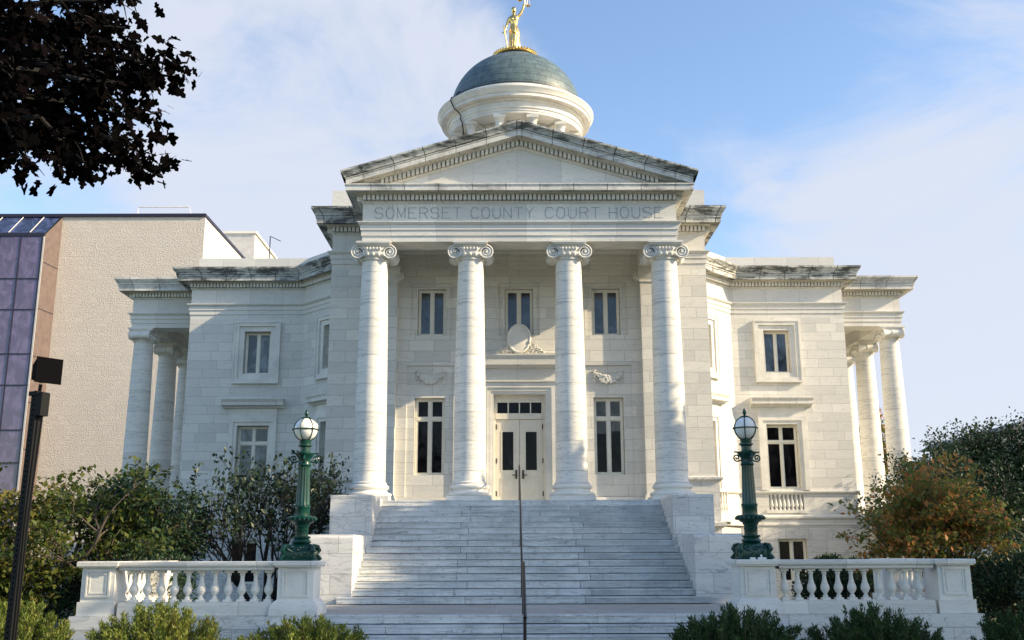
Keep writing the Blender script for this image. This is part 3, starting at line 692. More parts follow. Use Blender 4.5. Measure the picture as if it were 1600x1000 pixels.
# ---- side porticoes
for s in (-1, 1):
    pth = [(-13.25, 24.2), (-16.2, 24.2), (-16.2, 17.32), (-13.25, 17.32)] if s < 0 else [(13.25, 17.32), (16.2, 17.32), (16.2, 24.2), (13.25, 24.2)]
    e = MB(); e.sweep(pth, [(-.84, 11.2), (-.84, AB)]+prof(0)); sp_ = e.build('side_portico_architrave', 'trim', court)
    e = MB(); e.sweep(pth, CORN); b_ = e.build('side_portico_bed_mould', 'weatherl', court); 
    for _a, _b in zip(pth, pth[1:]): d = MB(); dentils(d, [_a, _b]); d.build('dentil_course', 'plain', b_)
    e = MB(); e.sweep(pth, CORN2+CYMA[1:]); e.build('side_portico_cornice', 'weather2', court)
    c_ = MB(); x0, x1 = sorted((s*13.26, s*16.0)); c_.box(x0, x1, 17.6, 23.5, 11.0, 11.1); c_.build('side_portico_ceiling', 'weatherl', court)
    r_ = MB(); x0, x1 = s*13.2, s*16.8; r_.quad((x0, 16.72, 12.48), (x1, 16.72, 12.48), (x1, 24.4, 12.48), (x0, 24.4, 12.48)); r_.quad((x0, 16.8, 12.485), (s*15.4, 16.8, 12.49), (x0, 20, 12.72), (x0, 20, 12.72)); r_.build('side_portico_roof', 'corrug', court)
    f_ = MB(); x0, x1 = sorted((s*13.5, s*16.6)); f_.box(x0, x1, 16.9, 24, -.7, SF-.001); f_.build('side_portico_podium', 'block', court)
# ---- dome
DY = 20.0
dt = Matrix.Translation((0, DY, 0))
b = MB(); b.box(-4.6, 4.6, 15.4, 24.6, 12.43, 15.6); b.build('attic_block', 'ashlar', court)
dr = MB(dt); dr.lathe([(3.4, 15.6), (3.4, 16.5), (3.2, 16.6), (3.2, 17.0), (2.3, 17.02), (2.2, 17.1), (2.2, 19.99)], seg=64); dro = dr.build('drum', 'ashlar', court, 30)
for k in range(12):
    a = R(15+30*k); cx, cy = 2.82*math.sin(a), DY-2.82*math.cos(a)
    q = MB(Matrix.Translation((cx, cy, 0))); q.lathe([(.24, 17.0), (.27, 17.1), (.21, 17.2), (.20, 18.3), (.175, 19.64), (.2, 19.67), (.17, 19.69), (.24, 19.82)], seg=18); q.box(-.27, .27, -.27, .27, 19.82, 19.985); q.build('drum_column', 'plain', dro)
en = MB(dt); en.lathe([(2.2, 20.0), (3.08, 19.99), (3.08, 20.09), (3.11, 20.095), (3.11, 20.19), (3.17, 20.22), (3.17, 20.26), (3.1, 20.265), (3.1, 20.52), (3.18, 20.55), (3.22, 20.61), (3.22, 20.64), (3.45, 20.66), (3.47, 20.64), (3.47, 20.78), (3.52, 20.80), (3.55, 20.87), (3.62, 20.96), (3.65, 21.0), (3.65, 21.05), (3.42, 21.1)], seg=96); en.build('drum_entablature', 'plain', dro, 25)
for k in range(12):
    q = MB(dt @ Matrix.Rotation(R(15+30*k), 4, 'Z')); q.box(-.16, .16, -2.6, -2.21, 19.86, 19.98); q.build('soffit_beam', 'plain', dro)
bl = MB(dt); bl.lathe([(3.42, 21.08), (3.42, 21.14), (3.36, 21.17), (3.34, 21.28), (3.30, 21.3)], seg=96); bl.build('blocking_course', 'plain', dro, 25)
gt = MB(dt); gt.lathe([(3.30, 21.295), (3.32, 21.30), (3.32, 21.37), (3.2, 21.40), (3.05, 21.3)], seg=96); gt.build('gutter', 'gutter', dro, 25)
hp = [(3.06*math.cos(R(t)), 21.25+2.86*math.sin(R(t))) for t in range(0, 73, 3)]
do = MB(dt)
rows = []
# slates: UV by arc length, column width kept nearly even per course
prow = hp
d0 = 0
for i in range(len(hp)-1):
    dl = math.dist(hp[i], hp[i+1]); rm = 3.06*math.cos(R(round((3*i)/9)*9+3)) if True else 1
    seg = 96; za, zb = hp[i], hp[i+1]
    r0 = [do.vert((za[0]*math.cos(2*math.pi*k/seg), za[0]*math.sin(2*math.pi*k/seg), za[1])) for k in range(seg)]
    r1 = [do.vert((zb[0]*math.cos(2*math.pi*k/seg), zb[0]*math.sin(2*math.pi*k/seg), zb[1])) for k in range(seg)]
    rm = 3.06*math.cos(R((3*i)//9*9+4.5))
    for k in range(seg):
        j = (k+1) % seg; u0, u1 = 2*math.pi*k/seg*rm, 2*math.pi*(k+1)/seg*rm
        do.face([r0[k], r0[j], r1[j], r1[k]], uv=[(u0, d0), (u1, d0), (u1, d0+dl), (u0, d0+dl)], smooth=True)
    d0 += dl
dome = do.build('dome', 'dome', court, 60)
sk = MB(dt); sk.lathe([(1.0, 23.80), (1.04, 23.90), (1.04, 24.07), (.95, 24.09), (.5, 24.2), (.42, 24.26), (.001, 24.27)], seg=48); sk.build('dome_cap', 'gutter', dome)
wr = MB(dt); wr.lathe([(1.0, 24.05), (1.08, 24.06), (1.10, 24.10), (1.06, 24.14), (1.07, 24.17), (1.04, 24.21), (.92, 24.22)], seg=64)
for k in range(44):
    a = 2*math.pi*k/44; wr.ball((1.05*math.cos(a), 1.05*math.sin(a), 24.22), .055, 7, 6, (1, 1, 1.3)); wr.ball((1.08*math.cos(a+.07), 1.08*math.sin(a+.07), 24.13), .03, 6, 4)
wr.build('gilded_crown', 'gold', dome)
cb = MB(dt)
def dp(r, z, a=-52, j=0): return ((r+.03)*math.sin(R(a))+j, -(r+.03)*math.cos(R(a)), z)
cb.tube([dp(3.05, 21.62, -55), dp(3.30, 21.42), dp(3.40, 21.2), dp(3.64, 21.08), dp(3.68, 20.95), dp(3.5, 20.6, j=.02), dp(3.25, 20.5), dp(3.14, 20.3, -51), dp(3.2, 20.2, -51.5, .03), dp(3.1, 19.95, -50), dp(3.0, 19.0, -49)], .026, 6); cb.build('lightning_cable', 'black', dome)
# ---- podium and porch floor
pf = MB(); pf.box(-5.03, 5.03, 4.985, WY-.002, -.7, PORCH); pf.build('porch_floor', 'step', court)

# ------------------------------------------------------------------ statue
stat = thing('gilded_statue', 'gilded robed woman holding up scales and a sword on top of the green dome', 'statue', (-.06, DY, 24.26))
def statue():
    ST = Matrix.Translation((-.06, DY, 24.26)) @ Matrix.Diagonal((.95, .95, 1.065, 1)); mb_ = MB(ST)
    seg = 36
    sec = [(0.0, .33, .30, 0, .035), (.08, .31, .28, 0, .035), (.45, .275, .25, .01, .03), (.85, .27, .24, .02, .025), (1.15, .265, .22, .02, .018), (1.33, .235, .19, .01, .012), (1.48, .185, .155, 0, .006), (1.56, .175, .145, 0, .004), (1.68, .21, .175, 0, .004), (1.82, .235, .17, 0, 0), (1.93, .24, .145, 0, 0), (1.99, .19, .12, 0, 0), (2.03, .10, .09, 0, 0), (2.12, .07, .075, 0, 0)]
    rows = []
    for (z, rx, ry, ox, fo) in sec:
        rows.append([mb_.vert((ox+(rx+fo*math.sin(9*a+z*2))*math.cos(a), (ry+fo*math.sin(11*a-z))*math.sin(a), z)) for a in (2*math.pi*k/seg for k in range(seg))])
    for i in range(len(rows)-1):
        for k in range(seg): j = (k+1) % seg; mb_.face([rows[i][k], rows[i][j], rows[i+1][j], rows[i+1][k]], uv=[(0, 0)]*4, smooth=True)
    mb_.face(rows[0][::-1], uv=[(0, 0)]*seg); mb_.face(rows[-1], uv=[(0, 0)]*seg)
    mb_.ball((0, -.01, 2.28), .135, 20, 14, (.88, 1, 1.22)); mb_.ball((0, -.135, 2.27), .028, 8, 6, (.8, 1, 1.4)); mb_.ball((0, .12, 2.33), .09, 12, 8)
    mb_.ball((0, .02, 2.34), .135, 16, 10, (1.0, .95, .95))
    for sx in (-1, 1): mb_.ball((sx*.09, -.13, 1.79), .075, 12, 8)
    # right arm (viewer's left) hangs to sword, other arm raised
    mb_.tube([(-.20, 0, 1.92), (-.30, 0, 1.72), (-.37, -.03, 1.50), (-.43, -.12, 1.30), (-.47, -.17, 1.16)], [.085, .075, .06, .05, .04], 12)
    mb_.tube([(.19, 0, 1.93), (.33, -.02, 2.10), (.45, -.06, 2.30), (.53, -.10, 2.55), (.55, -.11, 2.72)], [.085, .075, .06, .048, .038], 12)
    mb_.ball((-.48, -.18, 1.12), .05, 10, 8); mb_.ball((.55, -.11, 2.78), .05, 10, 8)
    # mantle fold across hips
    mb_.tube([(-.27, -.06, 1.22), (-.12, -.24, 1.16), (.08, -.25, 1.06), (.24, -.14, .9), (.27, 0, .8)], [.03, .05, .05, .045, .02], 8)
    for k in range(7): a = R(200+20*k+10); mb_.tube([(.25*math.cos(a), .21*math.sin(a), 1.1), (.27*math.cos(a+.06), .24*math.sin(a+.06), .6), (.31*math.cos(a), .28*math.sin(a), .06)], [.012, .026, .03], 6)
    o = mb_.build('figure', 'gold', stat, 60)
    rm_ = o.modifiers.new('join', 'REMESH'); rm_.mode = 'VOXEL'; rm_.voxel_size = .018; rm_.use_smooth_shade = True
    sw = MB(ST); sw.tube([(-.51, -.2, 1.36), (-.47, -.19, 1.12)], .025, 8); sw.ball((-.515, -.2, 1.39), .04, 8, 6)
    sw.tube([(-.60, -.2, 1.06), (-.36, -.2, 1.13)], .025, 6); sw.tube([(-.47, -.2, 1.10), (-.36, -.2, .55), (-.24, -.2, .03)], [.04, .035, .015], 6); sw.build('sword', 'gold', stat)
    sc2 = MB(ST); sc2.tube([(.55, -.11, 2.78), (.56, -.12, 3.05)], .015, 6); sc2.tube([(.3, -.3, 3.03), (.56, -.12, 3.06), (.82, .06, 3.03)], .018, 6)
    for (px, py, pz) in ((.3, -.3, 2.62), (.72, -.0, 2.50)):
        sc2.lathe([(.001, pz-.04), (.09, pz-.02), (.13, pz+.015)], c=(px, py), seg=16)
        for a in (0, 2.1, 4.2): sc2.tube([(px+.12*math.cos(a), py+.12*math.sin(a), pz+.015), (px, py, 3.02)], .006, 4)
    sc2.build('scales', 'gold', stat)
statue()

# ------------------------------------------------------------------ entrance stairs
RI = .165; TR = .3323
stairs = thing('entrance_staircase', 'broad white marble staircase with veined steps climbing to the courthouse porch', 'staircase', (0, 0, -.7))
for i in range(15):
    hw = 4.35 if i == 0 else (4.03 if i < 8 else 3.95); y0 = TR*i; z0, z1 = RI*i, RI*(i+1); j = 1.48+(.14 if i % 2 else -.08)+rng.uniform(-.05, .05); j2 = 1.5+(.13 if i % 2 else -.1)+rng.uniform(-.05, .05)
    mb = MB(); yb = y0+TR+.06 if i < 14 else 4.98
    for a, b in ((-hw, -j-.006), (-j+.006, j2-.006), (j2+.006, hw)):
        k = mb; k.bbox(a, b, y0-.018, yb, z1-.024, z1, .008); k.box(a, b, y0, yb, z0+.018, z1-.024, skip='t')
    mb.build('step', 'step', stairs)
ub = MB(); ub.prism([(.3, -.02), (TR*15, -.02), (TR*15, RI*15-.01), (.4, .1)], -3.9, 3.9, 'x'); ub.build('step_core', 'block', stairs)
mb = MB(); mb.bbox(-3.95, 3.95, 4.965, 4.984, 2.59, PORCH-.001, .005); mb.box(-3.95, 3.95, 4.975, 4.984, 2.48, 2.59)
mb.build('step', 'step', stairs)
for s in (-1, 1):
    def cheek(x0, x1, y0, y1, z0, z1, rr=.14, name='cheek_block'):
        xa, xb = sorted((s*x0, s*x1)); mb = MB()
        pr = [(y0, z0), (y0, z1-rr)]+[(y0+rr-rr*math.cos(R(a)), z1-rr+rr*math.sin(R(a))) for a in (15, 30, 45, 60, 75, 90)]+[(y1, z1), (y1, z0)]
        mb.prism(pr, xa, xb, 'x'); return mb.build(name, 'block', stairs)
    cheek(4.035, 5.2, .18, 2.70, -.7, 1.60, .10); cheek(3.955, 5.03, 2.66, 4.98, -.7, 2.665, .03)
# landing and lower flight
mb = MB(); mb.quad((-5.2, -4.18, .0), (5.2, -4.18, .0), (5.2, .2, .0), (-5.2, .2, .0)); ln = mb.build('landing', 'paving', stairs)
for i in range(5):
    y0 = -4.22-TR*i; z1 = -RI*i; hw = 3.9 if i == 0 else 5.0; mb = MB(); js = [-hw]+sorted(rng.uniform(-.25, .25)+x for x in (-2.6, -.5, 1.4, 3.0))+[hw]
    for a, b in zip(js, js[1:]): mb.bbox(a+.003, b-.003, y0-.018, y0+TR+.06, z1-.024, z1+(.004 if i == 0 else 0), .012); mb.box(a+.003, b-.003, y0, y0+TR+.06, z1-RI+.018, z1-.024, skip='t')
    mb.build('step', 'step', stairs)

# ------------------------------------------------------------------ balustrades with lamp piers
BP = [(.062, 0), (.062, .045), (.05, .055), (.052, .085), (.032, .10), (.034, .12), (.056, .15), (.082, .19), (.088, .23), (.078, .275), (.055, .33), (.042, .39), (.037, .45), (.038, .49), (.052, .50), (.052, .515), (.04, .525), (.058, .555), (.062, .58)]
def pier(mb, x0, x1, y0, y1, foot=True):
    z = 0
    if foot:
        mb.box(x0-.12, x1+.12, y0-.12, y1+.12, -.001, .10)
        # flared foot
        a = [mb.vert(p) for p in ((x0-.12, y0-.12, .10), (x1+.12, y0-.12, .10), (x1+.12, y1+.12, .10), (x0-.12, y1+.12, .10))]
        m1 = [mb.vert(p) for p in ((x0-.10, y0-.10, .20), (x1+.10, y0-.10, .20), (x1+.10, y1+.10, .20), (x0-.10, y1+.10, .20))]
        b = [mb.vert(p) for p in ((x0, y0, .30), (x1, y0, .30), (x1, y1, .30), (x0, y1, .30))]
        for p, q in ((a, m1), (m1, b)):
            for i in range(4): j = (i+1) % 4; mb.face([p[i], p[j], q[j], q[i]])
    else: mb.box(x0-.04, x1+.04, y0-.04, y1+.04, -.001, .26); mb.box(x0, x1, y0, y1, .26, .30)
    mb.box(x0, x1, y0, y1, .30, .90)
    frame_ring(mb, x0+.12, x1-.12, .38, .82, .035, y0-.022, y0-.001)
    frame_ring(mb, x0+.17, x1-.17, .43, .77, .02, y0-.012, y0-.001)
for s in (-1, 1):
    side = 'left' if s < 0 else 'right'
    lab = ('marble balustrade at left of stairs, sunlit, behind yellow-green junipers' if s < 0 else 'shaded marble balustrade at right of stairs, in front of the orange leaved tree')
    bt = thing('balustrade', lab, 'balustrade', (s*6.3, -3.8, -.7), 'stone balustrades flanking the stairs')
    X = lambda a, b: tuple(sorted((s*a, s*b)))
    # retaining wall below
    mb = MB(); x0, x1 = X(3.95, 8.75); mb.box(x0, x1, -4.22, -3.2, -.75, -.004); x0, x1 = X(7.95, 8.75); mb.box(x0, x1, -3.2, -.7, -.75, -.004); x0, x1 = X(5.0, 7.95); mb.box(x0, x1, -3.2, .2, -.75, -.03)
    mb.build('retaining_wall', 'block', bt)
    mb = MB(); x0, x1 = X(4.92, 7.86); mb.box(x0, x1, -4.17, -3.68, .0, .20); mb.box(x0, x1, -4.14, -3.71, .2, .25)
    x0, x1 = X(8.03, 8.52); mb.box(x0, x1, -3.3, -1.3, .0, .20); mb.box(x0+.03, x1-.03, -3.3, -1.3, .2, .25); mb.build('plinth', 'trim', bt)
    p1 = MB(); x0, x1 = X(4.13, 4.82); pier(p1, x0, x1, -4.12, -3.36); cp = p1.build('lamp_pier', 'plain', bt)
    q = MB(); x0, x1 = X(4.03, 4.90); q.box(x0+.03, x1-.03, -4.19, -3.29, .90, .935); q.bbox(x0, x1, -4.23, -3.25, .935, 1.02, .015); q.build('cap', 'trim', cp)
    p2 = MB(); x0, x1 = X(7.97, 8.61); pier(p2, x0, x1, -4.10, -3.48, False); cp = p2.build('end_pier', 'plain', bt)
    q = MB(); x0, x1 = X(7.90, 8.69); q.box(x0+.03, x1-.03, -4.16, -3.42, .90, .93); q.bbox(x0, x1, -4.20, -3.38, .93, 1.02, .015); q.build('cap', 'trim', cp)
    p3 = MB(); x0, x1 = X(7.9, 8.6); pier(p3, x0, x1, -1.3, -.7, False); cp = p3.build('end_pier', 'plain', bt)
    q = MB(); x0, x1 = X(7.86, 8.64); q.box(x0, x1, -1.35, -.65, .90, 1.015); q.build('cap', 'trim', cp)
    rl = MB(); x0, x1 = X(4.90, 7.90); rl.sweep([(x0, -4.10), (x1, -4.10)], [(-.38, .84), (-.02, .84), (0, .86), (0, .90), (.05, .92), (.06, .95), (.06, 1.0), (.04, 1.015), (-.42, 1.015), (-.44, .92), (-.38, .9)], True); rl.build('top_rail', 'trim', bt)
    rl = MB(); x0, x1 = X(8.06, 8.50); rl.box(x0, x1, -3.38, -1.35, .84, .92); rl.box(x0-.05, x1+.05, -3.38, -1.35, .92, 1.013); rl.build('top_rail', 'trim', bt)
    pos = [(s*(5.03+.262*k), -3.92) for k in range(11)]+[(s*8.28, -3.22+.262*k) for k in range(8)]
    b0 = MB(Matrix.Translation((pos[0][0], pos[0][1], .25))); b0.lathe(BP, seg=16); b0.box(-.075, .075, -.075, .075, .001, .045); b0.box(-.075, .075, -.075, .075, .545, .589); bo = b0.build('baluster', 'plain', bt, 50)
    for (x, y) in pos[1:]:
        c = bo.copy(); C.objects.link(c); c.parent = bt; c.location = bo.location+Vector((x-pos[0][0], y-pos[0][1], 0))

# ------------------------------------------------------------------ globe lamps
def lamp(x, y, z, label):
    class MB(globals()['MB']):
        def build(s, *a, **k):
            s.v = [(p[0], p[1], p[2]-.27*min(1, max(0, (p[2]-z-1.15)/.85))) for p in s.v]
            return super().build(*a, **k)
    t = thing('globe_lamp', label, 'lamp post', (x, y, z), 'green globe lamps on the stair piers')
    T = Matrix.Translation((x, y, z))
    b = MB(T @ Matrix.Rotation(R(45), 4, 'Z')); q2 = math.sqrt(2)
    b.lathe([(.30*q2, 0), (.31*q2, .03), (.27*q2, .06), (.28*q2, .14), (.26*q2, .24), (.20*q2, .30), (.14*q2, .33), (.12*q2, .34)], seg=4, smooth=False)
    for a in range(4):
        ca, sa = math.cos(R(90*a)), math.sin(R(90*a)); d_ = .30*q2
        b.tube([(ca*(d_+.04), sa*(d_+.04), .015), (ca*(d_+.02), sa*(d_+.02), .06), (ca*(d_-.05), sa*(d_-.05), .12), (ca*(d_-.0), sa*(d_-.0), .20), (ca*(d_-.03), sa*(d_-.03), .27), (ca*(d_-.14), sa*(d_-.14), .31)], [.045, .035, .04, .055, .045, .02], 8)
    rg = random.Random(3)
    T45 = Matrix.Rotation(R(-45), 4, 'Z')
    for a in range(4):
        for k in range(22):
            u = rg.uniform(-.22, .22); zz = rg.uniform(.05, .26); p = Vector((u, -.275+abs(zz-.14)*.1, zz)); p.rotate(Matrix.Rotation(R(90*a), 3, 'Z')); p.rotate(Matrix.Rotation(R(-45), 3, 'Z'))
            b.ball(p, rg.uniform(.018, .035), 6, 5)
    b.build('base', 'iron', t, 45)
    s_ = MB(T)
    s_.lathe([(.17, .33), (.20, .36), (.17, .40), (.15, .42), (.18, .45), (.13, .48), (.13, .66), (.15, .68), (.16, .70), (.14, .72)], seg=28)
    for k in range(14): a = 2*math.pi*k/14; s_.ball((.165*math.cos(a), .165*math.sin(a), .45), .022, 6, 4); s_.ball((.125*math.cos(a), .125*math.sin(a), .60), .018, 6, 4)
    # collar of drooping leaves
    s_.lathe([(.13, .70), (.20, .73), (.27, .80), (.285, .835), (.25, .86), (.14, .87)], seg=28)
    for k in range(20): a = 2*math.pi*k/20; s_.ball((.275*math.cos(a), .275*math.sin(a), .80), .028, 6, 5, (1, 1, 1.3))
    s_.lathe([(.15, .87), (.145, 1.02), (.16, 1.04), (.145, 1.06), (.145, 1.08)], seg=28)
    s_.lathe([(.142, 1.08), (.140, 1.2), (.118, 2.05), (.116, 2.12)], seg=32, flute=.02, fl=(1.1, 2.1), smooth=False)
    for k in range(16): a = 2*math.pi*k/16; s_.ball((.15*math.cos(a), .15*math.sin(a), 1.07), .017, 6, 4)
    s_.lathe([(.12, 2.11), (.14, 2.14), (.12, 2.17), (.12, 2.26), (.17, 2.33), (.19, 2.36), (.19, 2.39), (.13, 2.40), (.10, 2.42), (.10, 2.50), (.14, 2.53), (.14, 2.56), (.11, 2.58), (.12, 2.64), (.10, 2.66), (.001, 2.66)], seg=28)
    s_.build('shaft', 'iron', t, 45)
    for a in range(4):
        br = MB(T @ Matrix.Rotation(R(90*a+10), 4, 'Z')); pts = [(.12, 0, 2.22), (.19, 0, 2.20)]
        for q in range(16): th = R(-90+q*32); r_ = .075-.0042*q; pts.append((.215+r_*math.cos(th), 0, 2.27+r_*math.sin(th)))
        br.tube(pts, .017, 6); br.tube([(.1, 0, 2.37), (.27, 0, 2.385)], .018, 6); br.build('bracket', 'iron', t)
    gz = 2.60+.245+.02; gb = MB(T); gb.ball((0, 0, gz), .235, 32, 20); gb.build('globe', 'globe', t)
    cg = MB(T)
    for a in (15, 75, 135):
        ca, sa = math.cos(R(a)), math.sin(R(a)); cg.tube([(ca*.242*math.sin(R(q)), sa*.242*math.sin(R(q)), gz+.242*math.cos(R(q))) for q in range(0, 361, 12)], .011, 6)
    cg.tube([(.245*math.cos(R(q)), .245*math.sin(R(q)), gz) for q in range(0, 361, 12)], .014, 6)
    for q in (15, 75, 135, 195, 255, 315): cg.ball((.265*math.cos(R(q)), .265*math.sin(R(q)), gz), .018, 6, 4)
    cg.build('cage', 'iron', t)
    fn = MB(T); fn.lathe([(.09, gz+.225), (.095, gz+.24), (.05, gz+.255), (.02, gz+.27), (.04, gz+.31), (.042, gz+.33), (.022, gz+.38), (.001, gz+.42)], seg=14); fn.build('finial', 'iron', t)
    return t
l1 = lamp(-4.47, -3.75, 1.021, 'sunlit green cast iron globe lamp on the pier left of the stairs')
l2 = copy_tree(l1); l2.location = (4.47, -3.75, 1.021); l2['label'] = 'shaded dark green globe lamp on the pier right of the stairs'
wb = MB(); wb.box(4.33, 4.43, -4.20, -4.14, 1.022, 1.06); wb.box(4.48, 4.64, -4.20, -4.13, 1.022, 1.06); wb.tube([(4.55, -4.16, 1.06), (4.56, -4.12, 1.1)], .02, 6)
tag(wb.build('small_spotlight', 'white'), 'small white box fixtures at the foot of the right globe lamp', 'spotlight')

# ------------------------------------------------------------------ hand rail
hr = thing('handrail', 'dark metal handrail up the middle of the marble stairs', 'handrail', (-.05, 0, 0))
u = MB(); x = -.05; u.tube([(x, .02, .95), (x, .2, 1.06), (x, 4.9, 3.56), (x, 5.25, 3.64), (x, 5.5, 3.64)], .024, 10); u.build('upper_rail', 'rail', hr)
for (y, z0, z1) in ((.12, .165, 1.02), (2.55, 1.32, 2.3), (5.2, PORCH, 3.63)):
    p = MB(); p.tube([(x, y, z0), (x, y, z1)], .022, 8); p.lathe([(.05, z0), (.05, z0+.02), (.02, z0+.03)], c=(x, y), seg=12); p.build('post', 'rail', hr)
u = MB(); u.tube([(x-.02, -3.75, .97), (x-.02, -4.2, .96), (x-.02, -6.0, .05)], .032, 10); u.build('lower_rail', 'rail', hr)
for (y, z0, z1) in ((-4.1, 0, .95), (-5.85, -.72, .1)):
    p = MB(); p.tube([(x-.02, y, z0), (x-.02, y, z1)], .03, 8); p.build('post', 'rail', hr)

# ------------------------------------------------------------------ floodlight pole at left front
fl = thing('floodlight_pole', 'tall black perforated post with a box floodlight, at the far left front', 'floodlight pole', (-5.98, -12.4, -.72))
T = Matrix.Translation((-5.98, -12.4, 0)) @ Matrix.Rotation(R(-22), 4, 'Z') @ Matrix.Rotation(R(.8), 4, 'Y')
pb_ = MB(T); hw = .046
for yy in (-hw, hw-.012):
    pb_.box(-hw, -.012, yy, yy+.012, -.75, 3.0); pb_.box(.012, hw, yy, yy+.012, -.75, 3.0)
    for k in range(63): pb_.box(-.012, .012, yy, yy+.012, -.72+.06*k, -.72+.06*k+.042)
pb_.box(-hw, -hw+.01, -hw+.012, hw-.012, -.75, 3.0); pb_.box(hw-.01, hw, -hw+.012, hw-.012, -.75, 3.0); pb_.box(-.07, .07, -.07, .07, 2.98, 3.03)
pb_.build('post', 'black', fl)
j = MB(T); j.bbox(.05, .135, -.06, .06, 2.74, 3.02, .01); j.tube([(.11, 0, 2.74), (.105, 0, 2.6), (.09, -.02, 1.5), (.085, 0, .2), (.08, 0, -.6)], .012, 6); j.tube([(.02, 0, 3.02), (.03, 0, 3.12)], .02, 8); j.build('junction_box', 'black', fl)
h = MB(T @ Matrix.Translation((.03, 0, 3.26)) @ Matrix.Rotation(R(-20), 4, 'Z') @ Matrix.Diagonal((.84, .84, .80, 1)))
a = [h.vert(p) for p in ((-.10, -.10, -.10), (-.10, -.10, .12), (-.10, .12, .12), (-.10, .12, -.10))]; b = [h.vert(p) for p in ((.20, -.17, -.17), (.20, -.17, .19), (.20, .18, .19), (.20, .18, -.17))]
h.face(a[::-1]); h.face(b)
for i in range(4): k = (i+1) % 4; h.face([a[i], a[k], b[k], b[i]])
h.box(.20, .215, -.18, .19, -.18, .20); h.tube([(0, 0, -.11), (0, 0, -.15)], .03, 8); h.build('lamp_head', 'blackb', fl)

# ------------------------------------------------------------------ office building behind at left
YO = 36.1; YR = YO+15
of = thing('office_building', 'modern office block with rough beige wall and purple glass curtain wall behind the left wing', 'office building', (-31, YO, -.72))
OX0, OX1, OZ = -28.17, -19.29, 21.74
m_ = MB(); m_.quad((OX0, YO, -.7), (OX1, YO, -.7), (OX1, YO, OZ), (OX0, YO, OZ)); m_.build('rough_wall', 'office', of)
m_ = MB(); m_.quad((OX1, YO, -.7), (OX1, YR, -.7), (OX1, YR, OZ-.05), (OX1, YO, OZ-.05)); m_.quad((-56, YO, OZ), (OX1, YO, OZ), (OX1, YR, OZ), (-56, YR, OZ)); m_.build('side_wall', 'corrug', of)
m_ = MB(); m_.box(-56, OX1+.05, YO-.1, YO+.05, OZ, OZ+.2); m_.box(OX1-.1, OX1+.05, YO+.05, YR, OZ, OZ+.2); m_.build('roof_edge', 'mullion', of)
GX = -28.39; YG = 34.47; ZT = 20.09; YO = 36.1; YR = YO+15
ck = MB(); ck.face([ck.vert(p) for p in ((GX, YG, -.7), (OX0, YO, -.7), (OX0, YO, OZ), (GX, YG, ZT))]); ck.build('stone_cheek', 'cheek', of)
cj = MB()
for z in (18.34, 15.47, 12.59, 9.84, 7.09): cj.quad((GX+.006, YG, z), (OX0+.006, YO-.02, z-.0), (OX0+.006, YO-.02, z+.05), (GX+.006, YG, z+.05))
cj.build('joint', 'mullion', of)
zrows = [19.99, 17.32, 15.41, 12.73, 10.86, 8.23, 6.34, 3.72, 1.84, -0.53]; xcols = [GX-.15-1.29*k for k in range(16)]
mu = MB()
mu.box(xcols[-1], GX, YG-.05, YG+.08, 19.99, 20.19)
for z in zrows: mu.box(xcols[-1], GX-.1, YG-.035, YG+.02, z-.035, z+.035)
for x in xcols: mu.box(x-.03, x+.03, YG-.04, YG+.02, -.6, 19.99)
mu.build('mullion_grid', 'mullion', of)
cpn = MB(); cpn.box(GX-.09, GX-.002, YG-.03, YG+.1, -.7, 19.97); cpn.build('corner_post', 'corrug', of)
for i in range(4):
    for k in range(6):
        q = MB(); x1 = xcols[i]-.03; x0 = xcols[i+1]+.03; tz = rng.uniform(-.006, .006); q.quad((x0, YG+tz, zrows[k+1]+.03), (x1, YG-tz, zrows[k+1]+.03), (x1, YG-tz, zrows[k]-.03), (x0, YG+tz, zrows[k]-.03)); q.build('pane', 'glassp', of)
q = MB(); q.quad((xcols[-1], YG+.004, -.6), (xcols[4], YG+.004, -.6), (xcols[4], YG+.004, 19.97), (xcols[-1], YG+.004, 19.97)); q.quad((xcols[4], YG+.004, -.6), (xcols[0], YG+.004, -.6), (xcols[0], YG+.004, 6.34), (xcols[4], YG+.004, 6.34)); q.build('pane', 'glassp', of)
q = MB(); q.quad((-56, YG, 20.19), (GX, YG, 20.19), (OX0-.15, YO, OZ), (-56, YO, OZ)); q.build('sloped_glass', 'glasss', of)
q = MB()
for k in range(14):
    x = GX-.94-1.29*k; q.tube([(x, YG-.02, 20.22), (x, YO-.03, OZ+.01)], .03, 4)
q.build('glazing_bar', 'corrug', of)
q = MB(); q.tube([(-23.91, YO+1, OZ+.1), (-23.91, YO+1, 22.74), (-20.67, YO+1, 22.74), (-20.41, YO+1, OZ+.1)], .035, 6)
for k in range(5): q.tube([(-20.35+.2*k, YO+1, OZ+.1), (-20.29+.2*k, YO+1, OZ+.52)], .04, 5)
q.build('roof_rail', 'corrug', of)
q = MB(); q.box(-24.29, -20.04, 51.1, 61.1, 10, 25.47); q.build('rooftop_penthouse', 'corrug', of); q = MB(); q.box(-24.42, -19.91, 50.98, 61.1, 25.47, 25.66); q.build('penthouse_coping', 'frame', of)
an = MB(); an.tube([(-12.45, 25, 12.5), (-12.45, 25, 16.92)], .03, 5); an.tube([(-12.45, 25, 16.92), (-11.9, 25, 16.65)], .02, 5); tag(an.build('roof_antenna', 'slate'), 'thin bent antenna mast on the left wing roof', 'antenna')
# distant grey roof at right
gr = thing('distant_building', 'low building with grey pitched roof behind the dark tree at far right', 'building', (52, 70, -.72))
q = MB(); q.prism([(45.5, 12.2), (47.5, 13.1), (50, 13.5), (60, 13.6), (74, 12.2)], 69.5, 90); q.build('roof', 'slate', gr); q = MB(); q.box(47, 72, 70, 89, -.72, 12.2); q.build('wall', 'office', gr)

